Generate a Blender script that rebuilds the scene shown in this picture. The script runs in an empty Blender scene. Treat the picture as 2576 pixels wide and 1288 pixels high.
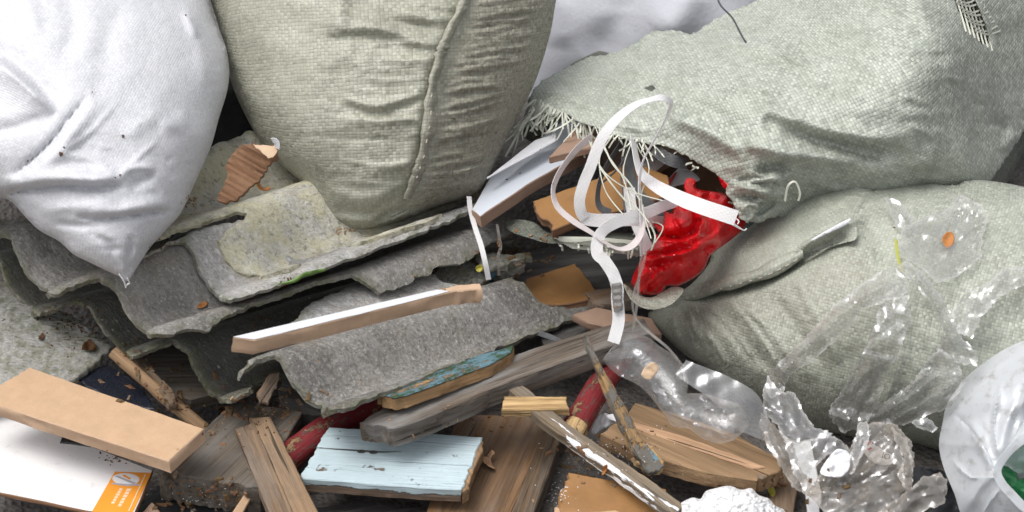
import bpy, bmesh, math, random
import numpy as np
from mathutils import Vector, Matrix
from mathutils.geometry import delaunay_2d_cdt

# ------------------------------------------------------------------ camera, sky, sun, exposure
SC = bpy.context.scene
COL = SC.collection
PITCH = math.radians(32.0)
CAM = np.array([0.0, -1.95, 1.42])
LENS = 63.7
TAN = 18.0 / LENS
cd = bpy.data.cameras.new('camera')
cd.lens = LENS; cd.sensor_width = 36.0; cd.clip_start = 0.05; cd.clip_end = 500
cd.dof.use_dof = True; cd.dof.focus_distance = 2.27; cd.dof.aperture_fstop = 6.3
co = bpy.data.objects.new('camera', cd); COL.objects.link(co)
co.location = CAM; co.rotation_euler = (math.pi / 2 - PITCH, 0, 0)
SC.camera = co

SUN_EL, SUN_AZ = math.radians(68), math.radians(248)      # azimuth from +Y towards +X
wd = bpy.data.worlds.new('World'); SC.world = wd; wd.use_nodes = True
wn = wd.node_tree.nodes; wl = wd.node_tree.links; wn.clear()
sky = wn.new('ShaderNodeTexSky'); sky.sky_type = 'NISHITA'; sky.sun_disc = False
sky.sun_elevation = SUN_EL; sky.sun_rotation = SUN_AZ
sky.air_density = 1.0; sky.dust_density = 5.0; sky.ozone_density = 1.0
hs = wn.new('ShaderNodeHueSaturation'); hs.inputs['Saturation'].default_value = 0.22
bg = wn.new('ShaderNodeBackground'); bg.inputs['Strength'].default_value = 0.15
wo = wn.new('ShaderNodeOutputWorld')
wl.new(sky.outputs[0], hs.inputs['Color']); wl.new(hs.outputs[0], bg.inputs['Color']); wl.new(bg.outputs[0], wo.inputs['Surface'])
sd = bpy.data.lights.new('sun', 'SUN'); sd.energy = 1.0; sd.angle = math.radians(32); sd.color = (1.0, 0.98, 0.955)
so = bpy.data.objects.new('sun', sd); COL.objects.link(so)
sdir = Vector((math.sin(SUN_AZ) * math.cos(SUN_EL), math.cos(SUN_AZ) * math.cos(SUN_EL), math.sin(SUN_EL)))
so.rotation_euler = sdir.to_track_quat('Z', 'Y').to_euler()
SC.view_settings.view_transform = 'Standard'; SC.view_settings.look = 'None'
SC.view_settings.gamma = 1.0; SC.view_settings.use_curve_mapping = False
SC.view_settings.exposure = 0.5

# ------------------------------------------------------------------ helpers: space
RIGHT = np.array([1.0, 0, 0]); UP = np.array([0, math.sin(PITCH), math.cos(PITCH)]); FWD = np.array([0, math.cos(PITCH), -math.sin(PITCH)])
MX = np.stack([RIGHT, UP, FWD])                     # rows: camera-space (right, up, forward) -> world
PX = 0.0005                                          # about one picture pixel (of 2576) in metres
NUP = np.array([0, math.cos(PITCH), -math.sin(PITCH)])   # world up, in (right, up, forward)

def cw(p): return np.asarray(p, float) @ MX + CAM
def wc(p): return (np.asarray(p, float) - CAM) @ MX.T
def cp(u, v, d):
    u = np.asarray(u, float); v = np.asarray(v, float); d = np.asarray(d, float) + 0 * u
    return np.stack([(u - 1288) / 1288 * TAN * d, (644 - v) / 1288 * TAN * d, d], -1)
def nrm(v): v = np.asarray(v, float); return v / (np.linalg.norm(v) + 1e-12)

# ------------------------------------------------------------------ helpers: noise
def hsh(i, j, seed):
    h = (i.astype(np.int64) * 374761393 + j.astype(np.int64) * 668265263 + seed * 1442695041) & 0xffffffff
    h = ((h ^ (h >> 13)) * 1274126177) & 0xffffffff
    return ((h ^ (h >> 16)) & 0xffffff) / float(0xffffff)
def vn(x, y, seed=0):
    x = np.asarray(x, float); y = np.asarray(y, float)
    i = np.floor(x); j = np.floor(y); fx = x - i; fy = y - j
    fx = fx * fx * (3 - 2 * fx); fy = fy * fy * (3 - 2 * fy)
    i = i.astype(np.int64); j = j.astype(np.int64)
    a = hsh(i, j, seed); b = hsh(i + 1, j, seed); c = hsh(i, j + 1, seed); d = hsh(i + 1, j + 1, seed)
    return ((a * (1 - fx) + b * fx) * (1 - fy) + (c * (1 - fx) + d * fx) * fy) * 2 - 1
def fbm(x, y, seed=0, o=4):
    s = 0; a = 1.0; t = 0
    for k in range(o):
        s = s + a * vn(np.asarray(x) * 2 ** k, np.asarray(y) * 2 ** k, seed + 17 * k); t += a; a *= .5
    return s / t
def crumple(x, y, L, seed, n=4):
    """sharp folds in random directions, like creased film; about -1..1"""
    r = np.random.RandomState(seed); s = 0
    wx = x + L * .25 * fbm(x / L / 1.7, y / L / 1.7, seed + 5, 2); wy = y + L * .25 * fbm(x / L / 1.7, y / L / 1.7, seed + 9, 2)
    for k in range(n):
        th = r.uniform(0, math.pi); Lk = L * r.uniform(.6, 1.6)
        q = (wx * math.cos(th) + wy * math.sin(th)) / Lk + r.uniform(0, 9)
        tri = np.abs(q - np.floor(q) - .5) * 2
        m = .5 + .5 * vn(x / L / 1.3, y / L / 1.3, seed + 31 + k)
        s = s + (tri - .5) * m * (Lk / L)
    return s / n * 2

def creases(x, y, O, amp, L, seed):
    """long crisp folds running mostly the long way of an outline O"""
    c = O.mean(0); w, V_ = np.linalg.eigh(np.cov((O - c).T)); ax = V_[:, 1]; out = 0
    for k, (da, Lk, m) in enumerate([(0, L, 1.0), (.5, L * 1.5, .9), (-.55, L * 1.7, .9), (1.35, L * 2.6, .7)]):
        a0 = math.atan2(ax[1], ax[0]) + da; a = (x - c[0]) * math.cos(a0) + (y - c[1]) * math.sin(a0); b = -(x - c[0]) * math.sin(a0) + (y - c[1]) * math.cos(a0)
        q = b / Lk + .75 * fbm(a / (L * 5), b / (L * 3), seed + k, 2); t = np.abs(q - np.floor(q) - .5) * 2
        msk = np.clip(.55 + 1.1 * fbm(a / (L * 3), b / (L * 1.6), seed + 9 + k, 2), 0, 1.2); out = out + m * msk * (t - .5) * Lk / L
    return out * amp

# ------------------------------------------------------------------ helpers: polygons and meshes
def smooth_poly(pts, closed=True, n=6):
    P = np.array(pts, float); N = len(P); out = []
    rng = range(N) if closed else range(N - 1)
    for i in rng:
        if closed: a, b, c, d = P[i - 1], P[i], P[(i + 1) % N], P[(i + 2) % N]
        else: a, b, c, d = P[max(i - 1, 0)], P[i], P[i + 1], P[min(i + 2, N - 1)]
        for k in range(n):
            t = k / n
            out.append(.5 * ((2 * b) + (c - a) * t + (2 * a - 5 * b + 4 * c - d) * t * t + (3 * b - a - 3 * c + d) * t ** 3))
    if not closed: out.append(P[-1])
    return np.array(out)
def resample(P, sp, closed=True):
    P = np.asarray(P, float); Q = np.vstack([P, P[:1]]) if closed else P
    out = []
    for a, b in zip(Q[:-1], Q[1:]):
        n = max(1, int(round(np.linalg.norm((b - a)[:2]) / sp)))
        for k in range(n): out.append(a + (b - a) * k / n)
    if not closed: out.append(Q[-1])
    return np.array(out)
def inside(pts, poly):
    x = pts[:, 0]; y = pts[:, 1]; r = np.zeros(len(pts), bool)
    px, py = poly[:, 0], poly[:, 1]; qx, qy = np.roll(px, -1), np.roll(py, -1)
    for k in range(len(poly)):
        if py[k] == qy[k]: continue
        c = (py[k] > y) != (qy[k] > y)
        r ^= c & (x < (qx[k] - px[k]) * (y - py[k]) / (qy[k] - py[k]) + px[k])
    return r
def dist_pts(pts, poly, chunk=4000):
    """distance to a dense point loop"""
    o = np.empty(len(pts))
    for i in range(0, len(pts), chunk):
        d = pts[i:i + chunk, None, :] - poly[None, :, :]
        o[i:i + chunk] = np.sqrt((d ** 2).sum(-1).min(1))
    return o
def fill(poly, sp, holes=(), seed=0, jit=.12):
    B = resample(poly, sp); loops = [B] + [resample(h, sp) for h in holes]
    lo = B.min(0); hi = B.max(0)
    gx = np.arange(lo[0], hi[0], sp); gy = np.arange(lo[1], hi[1], sp * .87)
    X, Y = np.meshgrid(gx, gy); X = X + (np.arange(len(gy)) % 2)[:, None] * sp * .5
    r = np.random.RandomState(seed); G = np.stack([X.ravel(), Y.ravel()], 1) + r.uniform(-jit, jit, (X.size, 2)) * sp
    G = G[inside(G, B)]
    for h in loops[1:]: G = G[~inside(G, h)]
    allb = np.vstack(loops)
    if len(G): G = G[dist_pts(G, allb) > sp * .55]
    V = []; E = []
    for L in loops:
        k = len(V); n = len(L); V += [Vector(p) for p in L]; E += [(k + i, k + (i + 1) % n) for i in range(n)]
    V += [Vector(p) for p in G]
    ov, oe, of, *_ = delaunay_2d_cdt(V, E, [], 1, 1e-7)
    P = np.array([(p[0], p[1]) for p in ov]); T = np.array([f for f in of if len(f) == 3], int)
    for h in loops[1:]:
        c = P[T].mean(1); T = T[~inside(c, h)]
    a = P[T]; cr = (a[:, 1, 0] - a[:, 0, 0]) * (a[:, 2, 1] - a[:, 0, 1]) - (a[:, 1, 1] - a[:, 0, 1]) * (a[:, 2, 0] - a[:, 0, 0])
    T[cr < 0] = T[cr < 0][:, ::-1]
    return P, T
def border(T):
    e = np.vstack([T[:, [0, 1]], T[:, [1, 2]], T[:, [2, 0]]]); s = set(map(tuple, e.tolist()))
    return np.array([x for x in s if (x[1], x[0]) not in s], int)

def build(name, V, F, mat, gc=None, ed=None, label=None, cat=None, group=None, kind=None, parent=None, smooth=True, sharp=40, cam=True, mats=None, fm=None):
    """one mesh object; V in (right, up, forward) unless cam is False; origin at the base of its bounding box"""
    V = cw(V) if cam else np.asarray(V, float)
    o0 = (V.min(0) + V.max(0)) / 2; o0[2] = V[:, 2].min()
    me = bpy.data.meshes.new(name)
    me.from_pydata((V - o0).tolist(), [], [list(map(int, f)) for f in F])
    bm = bmesh.new(); bm.from_mesh(me); bmesh.ops.recalc_face_normals(bm, faces=bm.faces[:]); bm.to_mesh(me); bm.free(); me.update()
    if gc is not None:
        a = me.attributes.new('gc', 'FLOAT_VECTOR', 'POINT'); g = np.asarray(gc, np.float32)
        if g.shape[1] == 2: g = np.hstack([g, np.zeros((len(g), 1), np.float32)])
        a.data.foreach_set('vector', g.ravel())
    if ed is not None:
        a = me.attributes.new('ed', 'FLOAT', 'POINT'); a.data.foreach_set('value', np.asarray(ed, np.float32))
    for m in (mats or [mat]): me.materials.append(m)
    if fm is not None: me.polygons.foreach_set('material_index', np.asarray(fm, np.int32))
    if smooth:
        me.polygons.foreach_set('use_smooth', [True] * len(me.polygons))
        if sharp: me.set_sharp_from_angle(angle=math.radians(sharp))
    o = bpy.data.objects.new(name, me); COL.objects.link(o)
    if parent is not None:
        o.parent = parent; o.location = Vector(o0) - Vector(parent['_o'])
    else: o.location = o0
    o['_o'] = [float(x) for x in o0]
    if label: o['label'] = label
    if cat: o['category'] = cat
    if group: o['group'] = group
    if kind: o['kind'] = kind
    return o
def empty(name, p, label, cat, group=None):
    o = bpy.data.objects.new(name, None); COL.objects.link(o); w = cw(p); o.location = w; o.empty_display_size = .03
    o['_o'] = [float(x) for x in w]; o['label'] = label; o['category'] = cat
    if group: o['group'] = group
    return o

def solid(top, bot, T):
    n = len(top); B = border(T)
    F = T[:, ::-1].tolist() + (T + n).tolist()
    F += [(a, b, b + n, a + n) for a, b in B.tolist()]
    return np.vstack([top, bot]), F
# picture y runs down, so a counter-clockwise loop in (u, v) faces away from the camera: solid() flips the top for that

class TPS:
    def __init__(s, pts):
        p = np.array(pts, float); s.x = p[:, :2] / 500.0; n = len(p)
        K = s.k(s.x); A = np.zeros((n + 3, n + 3)); A[:n, :n] = K + np.eye(n) * 1e-4; A[:n, n] = 1; A[:n, n + 1:] = s.x; A[n, :n] = 1; A[n + 1:, :n] = s.x.T
        s.w = np.linalg.solve(A, np.concatenate([p[:, 2], [0, 0, 0]])); s.n = n
    def k(s, q):
        r2 = ((q[:, None] - s.x[None]) ** 2).sum(-1); return np.where(r2 > 0, .5 * r2 * np.log(r2 + 1e-12), 0)
    def __call__(s, u, v):
        u = np.asarray(u, float); sh = u.shape; q = np.stack([u.ravel(), np.asarray(v, float).ravel()], 1) / 500.0
        out = np.empty(len(q))
        for i in range(0, len(q), 20000):
            c = q[i:i + 20000]; out[i:i + 20000] = s.k(c) @ s.w[:s.n] + s.w[s.n] + c @ s.w[s.n + 1:]
        return out.reshape(sh)

def strokes(P, S):
    """sum of fold strokes at points P (px): each (pts, width, amp, kind); amp in metres towards the camera"""
    out = np.zeros(len(P))
    for st in S:
        pts, w, amp = st[:3]; kind = st[3] if len(st) > 3 else 'g'
        L = smooth_poly(pts, False, 5) if len(pts) > 2 else np.array(pts, float)
        lo = L.min(0) - 4 * w; hi = L.max(0) + 4 * w
        m = np.where(((P > lo) & (P < hi)).all(1))[0]
        if not len(m): continue
        Q = P[m]; best = np.full(len(m), 1e9); tt = np.zeros(len(m)); sg = np.ones(len(m))
        ln = np.linalg.norm(np.diff(L, axis=0), axis=1); cum = np.concatenate([[0], np.cumsum(ln)])
        for k in range(len(L) - 1):
            a, b = L[k], L[k + 1]; ab = b - a; q = Q - a
            t = np.clip((q @ ab) / (ab @ ab + 1e-9), 0, 1); dd = q - t[:, None] * ab; d = np.sqrt((dd ** 2).sum(1))
            u = d < best; best[u] = d[u]; tt[u] = (cum[k] + t[u] * ln[k]) / cum[-1]
            cr = ab[0] * q[:, 1] - ab[1] * q[:, 0]; sg[u] = np.sign(cr[u])
        tap = np.clip(np.minimum(tt, 1 - tt) * 4, 0, 1) ** .7
        if kind == 'f': tap = np.ones(len(m))
        x = best / w
        if kind in 'gf': h = np.exp(-x * x)
        elif kind == 'c': h = np.exp(-x * 1.6)                       # sharp crease
        elif kind == 's': h = np.tanh(sg * x * 1.5) * np.exp(-(x / 2.4) ** 2)   # a step
        out[m] += amp * h * tap
    return out

class Field:
    """depth raster with bilinear sampling and arc-length coordinates"""
    def __init__(s, lo, hi, step):
        s.lo = lo; s.step = step; s.nx = int((hi[0] - lo[0]) / step) + 2; s.ny = int((hi[1] - lo[1]) / step) + 2
        s.U, s.V = np.meshgrid(lo[0] + np.arange(s.nx) * step, lo[1] + np.arange(s.ny) * step)
    def samp(s, A, u, v):
        x = np.clip((np.asarray(u) - s.lo[0]) / s.step, 0, s.nx - 1.001); y = np.clip((np.asarray(v) - s.lo[1]) / s.step, 0, s.ny - 1.001)
        i = x.astype(int); j = y.astype(int); fx = x - i; fy = y - j
        return (A[j, i] * (1 - fx) + A[j, i + 1] * fx) * (1 - fy) + (A[j + 1, i] * (1 - fx) + A[j + 1, i + 1] * fx) * fy
    def arcs(s, H):
        g = s.step * PX
        hu = np.gradient(H, axis=1) / g; hv = np.gradient(H, axis=0) / g
        fu = np.sqrt(1 + np.minimum(hu ** 2, 9)); fv = np.sqrt(1 + np.minimum(hv ** 2, 9))
        for _ in range(12):
            for f in (fu, fv):
                f[1:-1, 1:-1] = (f[:-2, 1:-1] + f[2:, 1:-1] + f[1:-1, :-2] + f[1:-1, 2:] + f[1:-1, 1:-1]) / 5
        au = np.cumsum(fu, 1); au -= au[:, s.nx // 2:s.nx // 2 + 1]; av = np.cumsum(fv, 0); av -= av[s.ny // 2:s.ny // 2 + 1]
        return au * g, av * g

def rot2(a, b, deg):
    c, s_ = math.cos(math.radians(deg)), math.sin(math.radians(deg)); return np.stack([a * c - b * s_, a * s_ + b * c], 1)

def pillow(name, poly, mat, d0, H, tilt=(0, 0), ref=None, S=(), sp=7, pw=.55, noise=((60, .003), (22, .0012)), rot=0, seed=1, back=.6, smooth_n=5, tps=None, attr=None, crum=(), sharp=None, facet=0, crease=None, **kw):
    """closed stuffed sack: outline at a depth plane, swollen to the front and back, with folds"""
    O = smooth_poly(poly, True, smooth_n); P, T = fill(O, sp, seed=seed, jit=.42 if facet else .12)
    lo, hi = O.min(0) - 20, O.max(0) + 20; f = Field(lo, hi, 9.0)
    M = inside(np.stack([f.U.ravel(), f.V.ravel()], 1), O).reshape(f.U.shape)
    phi = np.zeros(f.U.shape)
    chk = (np.add.outer(np.arange(f.ny), np.arange(f.nx)) % 2)[1:-1, 1:-1]; Mi = M[1:-1, 1:-1]
    for k in range(260):                              # red-black over-relaxation
        for c_ in (0, 1):
            q = .25 * (phi[:-2, 1:-1] + phi[2:, 1:-1] + phi[1:-1, :-2] + phi[1:-1, 2:] + 1.0)
            w_ = Mi & (chk == c_); phi[1:-1, 1:-1][w_] += 1.88 * (q - phi[1:-1, 1:-1])[w_]
    phi = np.maximum(phi, 0)
    h = (phi / phi.max()) ** pw * H
    uc, vc = ref or O.mean(0)
    base = d0 + (f.U - uc) * tilt[0] + (f.V - vc) * tilt[1]
    if tps is not None: base = base + tps(f.U, f.V)
    au, av = f.arcs(base - h)
    bd = np.unique(border(T)); u, v = P[:, 0], P[:, 1]
    hh = f.samp(h, u, v); hh[bd] = 0
    base_v = f.samp(base, u, v); fade = np.clip(hh / (.12 * H), 0, 1)
    dsp = strokes(P, S)
    for k, (L, a) in enumerate(noise):
        dsp += a * fbm(u / L, v / L, seed + 7 * k, 3)
        dsp += a * .8 * (1 - 2 * np.abs(fbm(u / L / 1.6, v / L / .8, seed + 40 + k, 2)))
    for k, (L, a) in enumerate(crum): dsp += a * crumple(u, v, L, seed + 13 * k)
    if crease: dsp += creases(u, v, O, *crease, seed)
    if facet: dsp += np.random.RandomState(seed).uniform(-facet, facet, len(P))
    top = cp(u, v, base_v - hh - dsp * (.25 + .75 * fade)); bot = cp(u, v, base_v + hh * back + .002)
    V, F = solid(top, bot, T)
    g = rot2(f.samp(au, u, v), f.samp(av, u, v), rot)
    gc = np.vstack([np.hstack([g, np.zeros((len(g), 1))])] * 2)
    ed = None
    if attr is not None: e = attr(u, v); ed = np.concatenate([e, e])
    o = build(name, V, F, mat, gc, ed=ed, sharp=sharp, **kw)
    def D(uu, vv):
        uu = np.atleast_1d(np.asarray(uu, float)); vv = np.atleast_1d(np.asarray(vv, float)); PP = np.stack([uu.ravel(), vv.ravel()], 1)
        return (f.samp(base - h, PP[:, 0], PP[:, 1]) - strokes(PP, S)).reshape(uu.shape)
    return o, D

def shell(name, poly, mat, depth, S=(), sp=7, thick=.0012, noise=(), crum=(), rot=0, seed=1, smooth_n=5, holes=(), jag=0, sharp=None, attr=None, facet=0, crease=None, **kw):
    """thin sheet (cloth, film) with an outline and a depth function"""
    O = smooth_poly(poly, True, smooth_n) if smooth_n else np.array(poly, float)
    if jag:
        O = resample(O, sp); r = np.random.RandomState(seed); O = O + np.stack([vn(np.arange(len(O)) * .9, 0 * O[:, 0], seed), vn(np.arange(len(O)) * .9, 0 * O[:, 0] + 5, seed)], 1) * jag
    P, T = fill(O, sp, holes, seed, .42 if facet else .12); u, v = P[:, 0], P[:, 1]
    d = depth(u, v) - strokes(P, S)
    if crease: d = d + creases(u, v, O, *crease, seed)
    if facet: d = d + np.random.RandomState(seed).uniform(-facet, facet, len(P))
    for k, (L, a) in enumerate(noise):
        d -= a * fbm(u / L, v / L, seed + 7 * k, 3)
        d -= a * .8 * (1 - 2 * np.abs(fbm(u / L / 1.6, v / L / .8, seed + 40 + k, 2)))
    for k, (L, a) in enumerate(crum): d -= a * crumple(u, v, L, seed + 13 * k)
    top = cp(u, v, d); bot = cp(u, v, d + thick)
    V, F = solid(top, bot, T)
    f = Field(O.min(0) - 20, O.max(0) + 20, 9.0); au, av = f.arcs(depth(f.U, f.V))
    g = rot2(f.samp(au, u, v), f.samp(av, u, v), rot)
    gc = np.vstack([np.hstack([g, np.zeros((len(g), 1))])] * 2)
    ed = None
    if attr is not None: e = attr(u, v); ed = np.concatenate([e, e])
    if facet or crease: e = np.clip(1 - dist_pts(P, resample(O, 5)) / 9, 0, 1); ed = np.concatenate([e, e]); sharp = 24
    return build(name, V, F, mat, gc, ed=ed, sharp=sharp, **kw)

def plane_pts(px, ref, d0, n):
    """px on the plane through (ref, d0) with normal n, camera space"""
    px = np.asarray(px, float); p0 = cp(ref[0], ref[1], d0); r = cp(px[:, 0], px[:, 1], 1.0)
    return r * ((p0 @ n) / (r @ n))[:, None]
def tiltn(r=0, f=0):
    """world up tipped by r (towards picture right) and f (towards the viewer)"""
    w = nrm([r, -f, 1.0]); return np.array([w @ RIGHT, w @ UP, w @ FWD])
def board(name, px, mat, d0, thick, n=None, ref=None, rough=None, along=(0, 1), sp=.012, bev=.0012, warp=.0, lift=0, seed=3, groove=None, smooth_n=0, side_mat=None, sharp=35, gpx=None, **kw):
    """flat piece: its top face traced, real thickness below; rough: jaggedness in metres, one value or one per edge"""
    n = nrm(NUP if n is None else n); px = np.array(px, float); ref = ref or px.mean(0)
    if smooth_n: px = smooth_poly(px, True, smooth_n)
    Q = plane_pts(px, ref, d0, n); e1 = nrm(Q[along[1]] - Q[along[0]])
    if gpx is not None: g_ = plane_pts(gpx, ref, d0, n); e1 = nrm(g_[1] - g_[0])
    e2 = np.cross(n, e1); o = Q[0]
    q = np.stack([(Q - o) @ e1, (Q - o) @ e2], 1); out = []
    N = len(q); rg = rough if isinstance(rough, (list, tuple)) else [rough or 0] * N
    area = .5 * np.sum(q[:, 0] * np.roll(q[:, 1], -1) - np.roll(q[:, 0], -1) * q[:, 1])
    rs = np.random.RandomState(seed)
    for i in range(N):
        a, b = q[i], q[(i + 1) % N]; L = np.linalg.norm(b - a); fine = rg[i % len(rg)] > .0015
        k = max(1, int(L / (.0035 if fine else sp))); t = nrm(b - a); nn = np.array([t[1], -t[0]])
        for j in range(k):
            p = a + (b - a) * j / k; w = 1.0 if 0 < j else .4
            out.append(p + nn * rg[i % len(rg)] * w * (fbm(np.array([j * (.55 if fine else .7)]), np.array([i * 3.3 + .4]), seed + i, 2)[0] * 1.3 + (rs.uniform(-.16, .16) if fine else 0)))
    out = np.array(out)
    if area < 0: out = out[::-1]
    P, T = fill(out, sp, seed=seed)
    bl = border(T); nxt = {a: b for a, b in bl.tolist()}
    loop = [int(bl[0, 0])]
    while True:
        k = nxt[loop[-1]]
        if k == loop[0] or len(loop) > len(nxt): break
        loop.append(k)
    lp = P[loop]; tg = np.roll(lp, -1, 0) - np.roll(lp, 1, 0); tg /= np.linalg.norm(tg, axis=1)[:, None] + 1e-9; out_n = np.stack([tg[:, 1], -tg[:, 0]], 1)
    def to3(p, z): return o + p[:, :1] * e1 + p[:, 1:2] * e2 + np.asarray(z).reshape(-1, 1) * n
    wz = lambda p: lift + (warp * fbm(p[:, 0] / .09, p[:, 1] / .03, seed, 3) if warp else 0 * p[:, 0]) + (groove(p) if groove else 0)
    Pt = P.copy(); Pt[loop] -= out_n * bev
    V = [to3(Pt, wz(Pt))]; G = [np.hstack([Pt, 0 * Pt[:, :1]])]; base = len(P); F = T.tolist()
    rings = [loop]; zs = [(-bev, 0)] + [(-bev - (thick - 2 * bev) * k / 3, 0) for k in (1, 2)] + [(-thick + bev, 0), (-thick, -bev)]
    jr = np.random.RandomState(seed + 1); rr = max(rg) if rough else 0
    for k, (z, off) in enumerate(zs):
        p = lp + out_n * off
        if rr and 0 < k < 4: p = p + out_n * (fbm(np.arange(len(lp)) * .35, np.full(len(lp), k * .8), seed + 3, 2) * min(rr, .004) * 1.1)[:, None]
        V.append(to3(p, wz(lp) + z)); G.append(np.hstack([p, np.full((len(p), 1), z)])); rings.append(list(range(base, base + len(lp)))); base += len(lp)
    m = len(lp)
    nT = len(F); fm = [0] * nT
    for r0, r1 in zip(rings[:-1], rings[1:]):
        for i in range(m):
            j = (i + 1) % m; F.append((r0[j], r0[i], r1[i], r1[j])); fm.append(1)
    Vb = to3(P, wz(P) - thick); inner = {l: rings[-1][i] for i, l in enumerate(loop)}
    mp = np.array([inner.get(i, base + i) for i in range(len(P))]); V.append(Vb); G.append(np.hstack([P, np.full((len(P), 1), -thick)]))
    F += [tuple(t[::-1]) for t in mp[T].tolist()]; fm += [1] * len(T)
    V = np.vstack(V); G = np.vstack(G)
    used = np.zeros(len(V), bool); 
    for f_ in F:
        for i in f_: used[i] = True
    re = np.cumsum(used) - 1; V = V[used]; G = G[used]; F = [tuple(int(re[i]) for i in f_) for f_ in F]
    kk = {}
    if side_mat is not None: kk = dict(mats=[mat, side_mat], fm=fm)
    return build(name, V, F, mat, G + np.array([seed * .37, seed * .11, 0]), sharp=sharp, **kk, **kw)

class Corr:
    """corrugated sheet: P(s, t) = O + s*es + t*et + A*cos(2 pi s)*n"""
    def __init__(s, crest, d, es=(240, -110, -190), et=(780, 230, 480), A=.0245, det=(0, 0, 0)):
        s.det = np.array(det, float) * PX
        s.es = np.array(es, float) * PX; s.et = np.array(et, float) * PX
        n = np.cross(s.es, s.et); n = nrm(n); s.n = n if n[2] < 0 else -n; s.A = A
        s.O = cp(crest[0], crest[1], d) - A * s.n
        s.inv = np.linalg.inv(np.stack([s.es, s.et, s.n], 1))
    def pos(s, a, b, h=0): return s.O + np.outer(a, s.es) + np.outer(b, s.et) + np.outer(a * b, s.det) + np.outer(s.A * np.cos(2 * np.pi * a) + h, s.n)
    def st(s, px):
        px = np.asarray(px, float); ds = np.linspace(1.6, 3.2, 1600)
        o = []
        for u, v in px:
            c = (cp(u, v, 1.0)[None] * ds[:, None] - s.O) @ s.inv.T
            if s.det.any():
                x = cp(u, v, 1.0)[None] * ds[:, None] - s.O
                for _ in range(4): c = (x - (c[:, 0] * c[:, 1])[:, None] * s.det) @ s.inv.T
            g = c[:, 2] - s.A * np.cos(2 * np.pi * c[:, 0]); k = np.argmax(g < 0); k = max(k, 1)
            f = g[k - 1] / (g[k - 1] - g[k] + 1e-12); o.append(c[k - 1, :2] + f * (c[k, :2] - c[k - 1, :2]))
        return np.array(o)
def sheet(name, C, px, mat, thick=.0062, jag=.0025, sp=.0055, seed=1, st_extra=None, bumps=.0012, **kw):
    px = resample(np.array(px, float), 9); st = C.st(px)
    m = np.array([np.linalg.norm(C.es), np.linalg.norm(C.et)]); q = st * m
    q = resample(q, sp * .7)
    k = np.cumsum(np.concatenate([[0], np.linalg.norm(np.diff(q, axis=0), axis=1)])) / .006
    tg = np.roll(q, -1, 0) - np.roll(q, 1, 0); tg /= np.linalg.norm(tg, axis=1)[:, None] + 1e-9
    q = q + np.stack([tg[:, 1], -tg[:, 0]], 1) * (fbm(k * .35, 0 * k, seed, 4) * jag * 1.6)[:, None]
    q = q + np.random.RandomState(seed).uniform(-.0007, .0007, q.shape)
    P, T = fill(q, sp, seed=seed); ed = dist_pts(P, resample(q, sp * .5)); a, b = (P / m).T
    h = bumps * fbm(P[:, 0] / .012, P[:, 1] / .012, seed, 3) + .004 * fbm(P[:, 0] / .12, P[:, 1] / .12, seed + 3, 2)
    h -= np.clip(1 - ed / .006, 0, 1) * .0018 * (1 + fbm(P[:, 0] / .008, P[:, 1] / .008, seed + 8, 2))
    top = C.pos(a, b, h)
    dh = -2 * np.pi * C.A * np.sin(2 * np.pi * a); nl = C.n[None] * np.linalg.norm(C.es) - dh[:, None] * nrm(C.es)[None]; nl /= np.linalg.norm(nl, axis=1)[:, None]
    bot = top - nl * (thick * (1 + .18 * fbm(P[:, 0] / .01, P[:, 1] / .01, seed + 5, 2)))[:, None]
    n = len(P); B = border(T).tolist()
    # a middle ring of rough broken fibre between the two faces
    bi = sorted({x for e in B for x in e}); mid = {v_: 2 * n + i for i, v_ in enumerate(bi)}
    oc = P[bi] - 0; r = fbm(P[bi][:, 0] / .005, P[bi][:, 1] / .005, seed + 21, 2)
    M = .5 * (top[bi] + bot[bi]) + np.stack([r, vn(P[bi][:, 1] / .004, P[bi][:, 0] / .004, seed), 0 * r], 1) * .0016
    c = a[T]; tri = top[T]; fn = np.cross(tri[:, 1] - tri[:, 0], tri[:, 2] - tri[:, 0]).sum(0); flip = fn @ C.n < 0
    T1 = T[:, ::-1] if flip else T; F = T1.tolist() + (T1[:, ::-1] + n).tolist()
    for x, y in B:
        q1 = (x, y, mid[y], mid[x]); q2 = (mid[x], mid[y], y + n, x + n)
        F += [q1, q2] if flip else [q1[::-1], q2[::-1]]
    V = np.vstack([top, bot, M]); g = np.hstack([P, h[:, None]]) + seed * .77
    E = np.concatenate([ed, ed, np.zeros(len(bi)) - .004])
    return build(name, V, F, mat, np.vstack([g, g - [0, 0, thick], g[bi] - [0, 0, thick / 2]]), ed=E, sharp=50, **kw)

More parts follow.
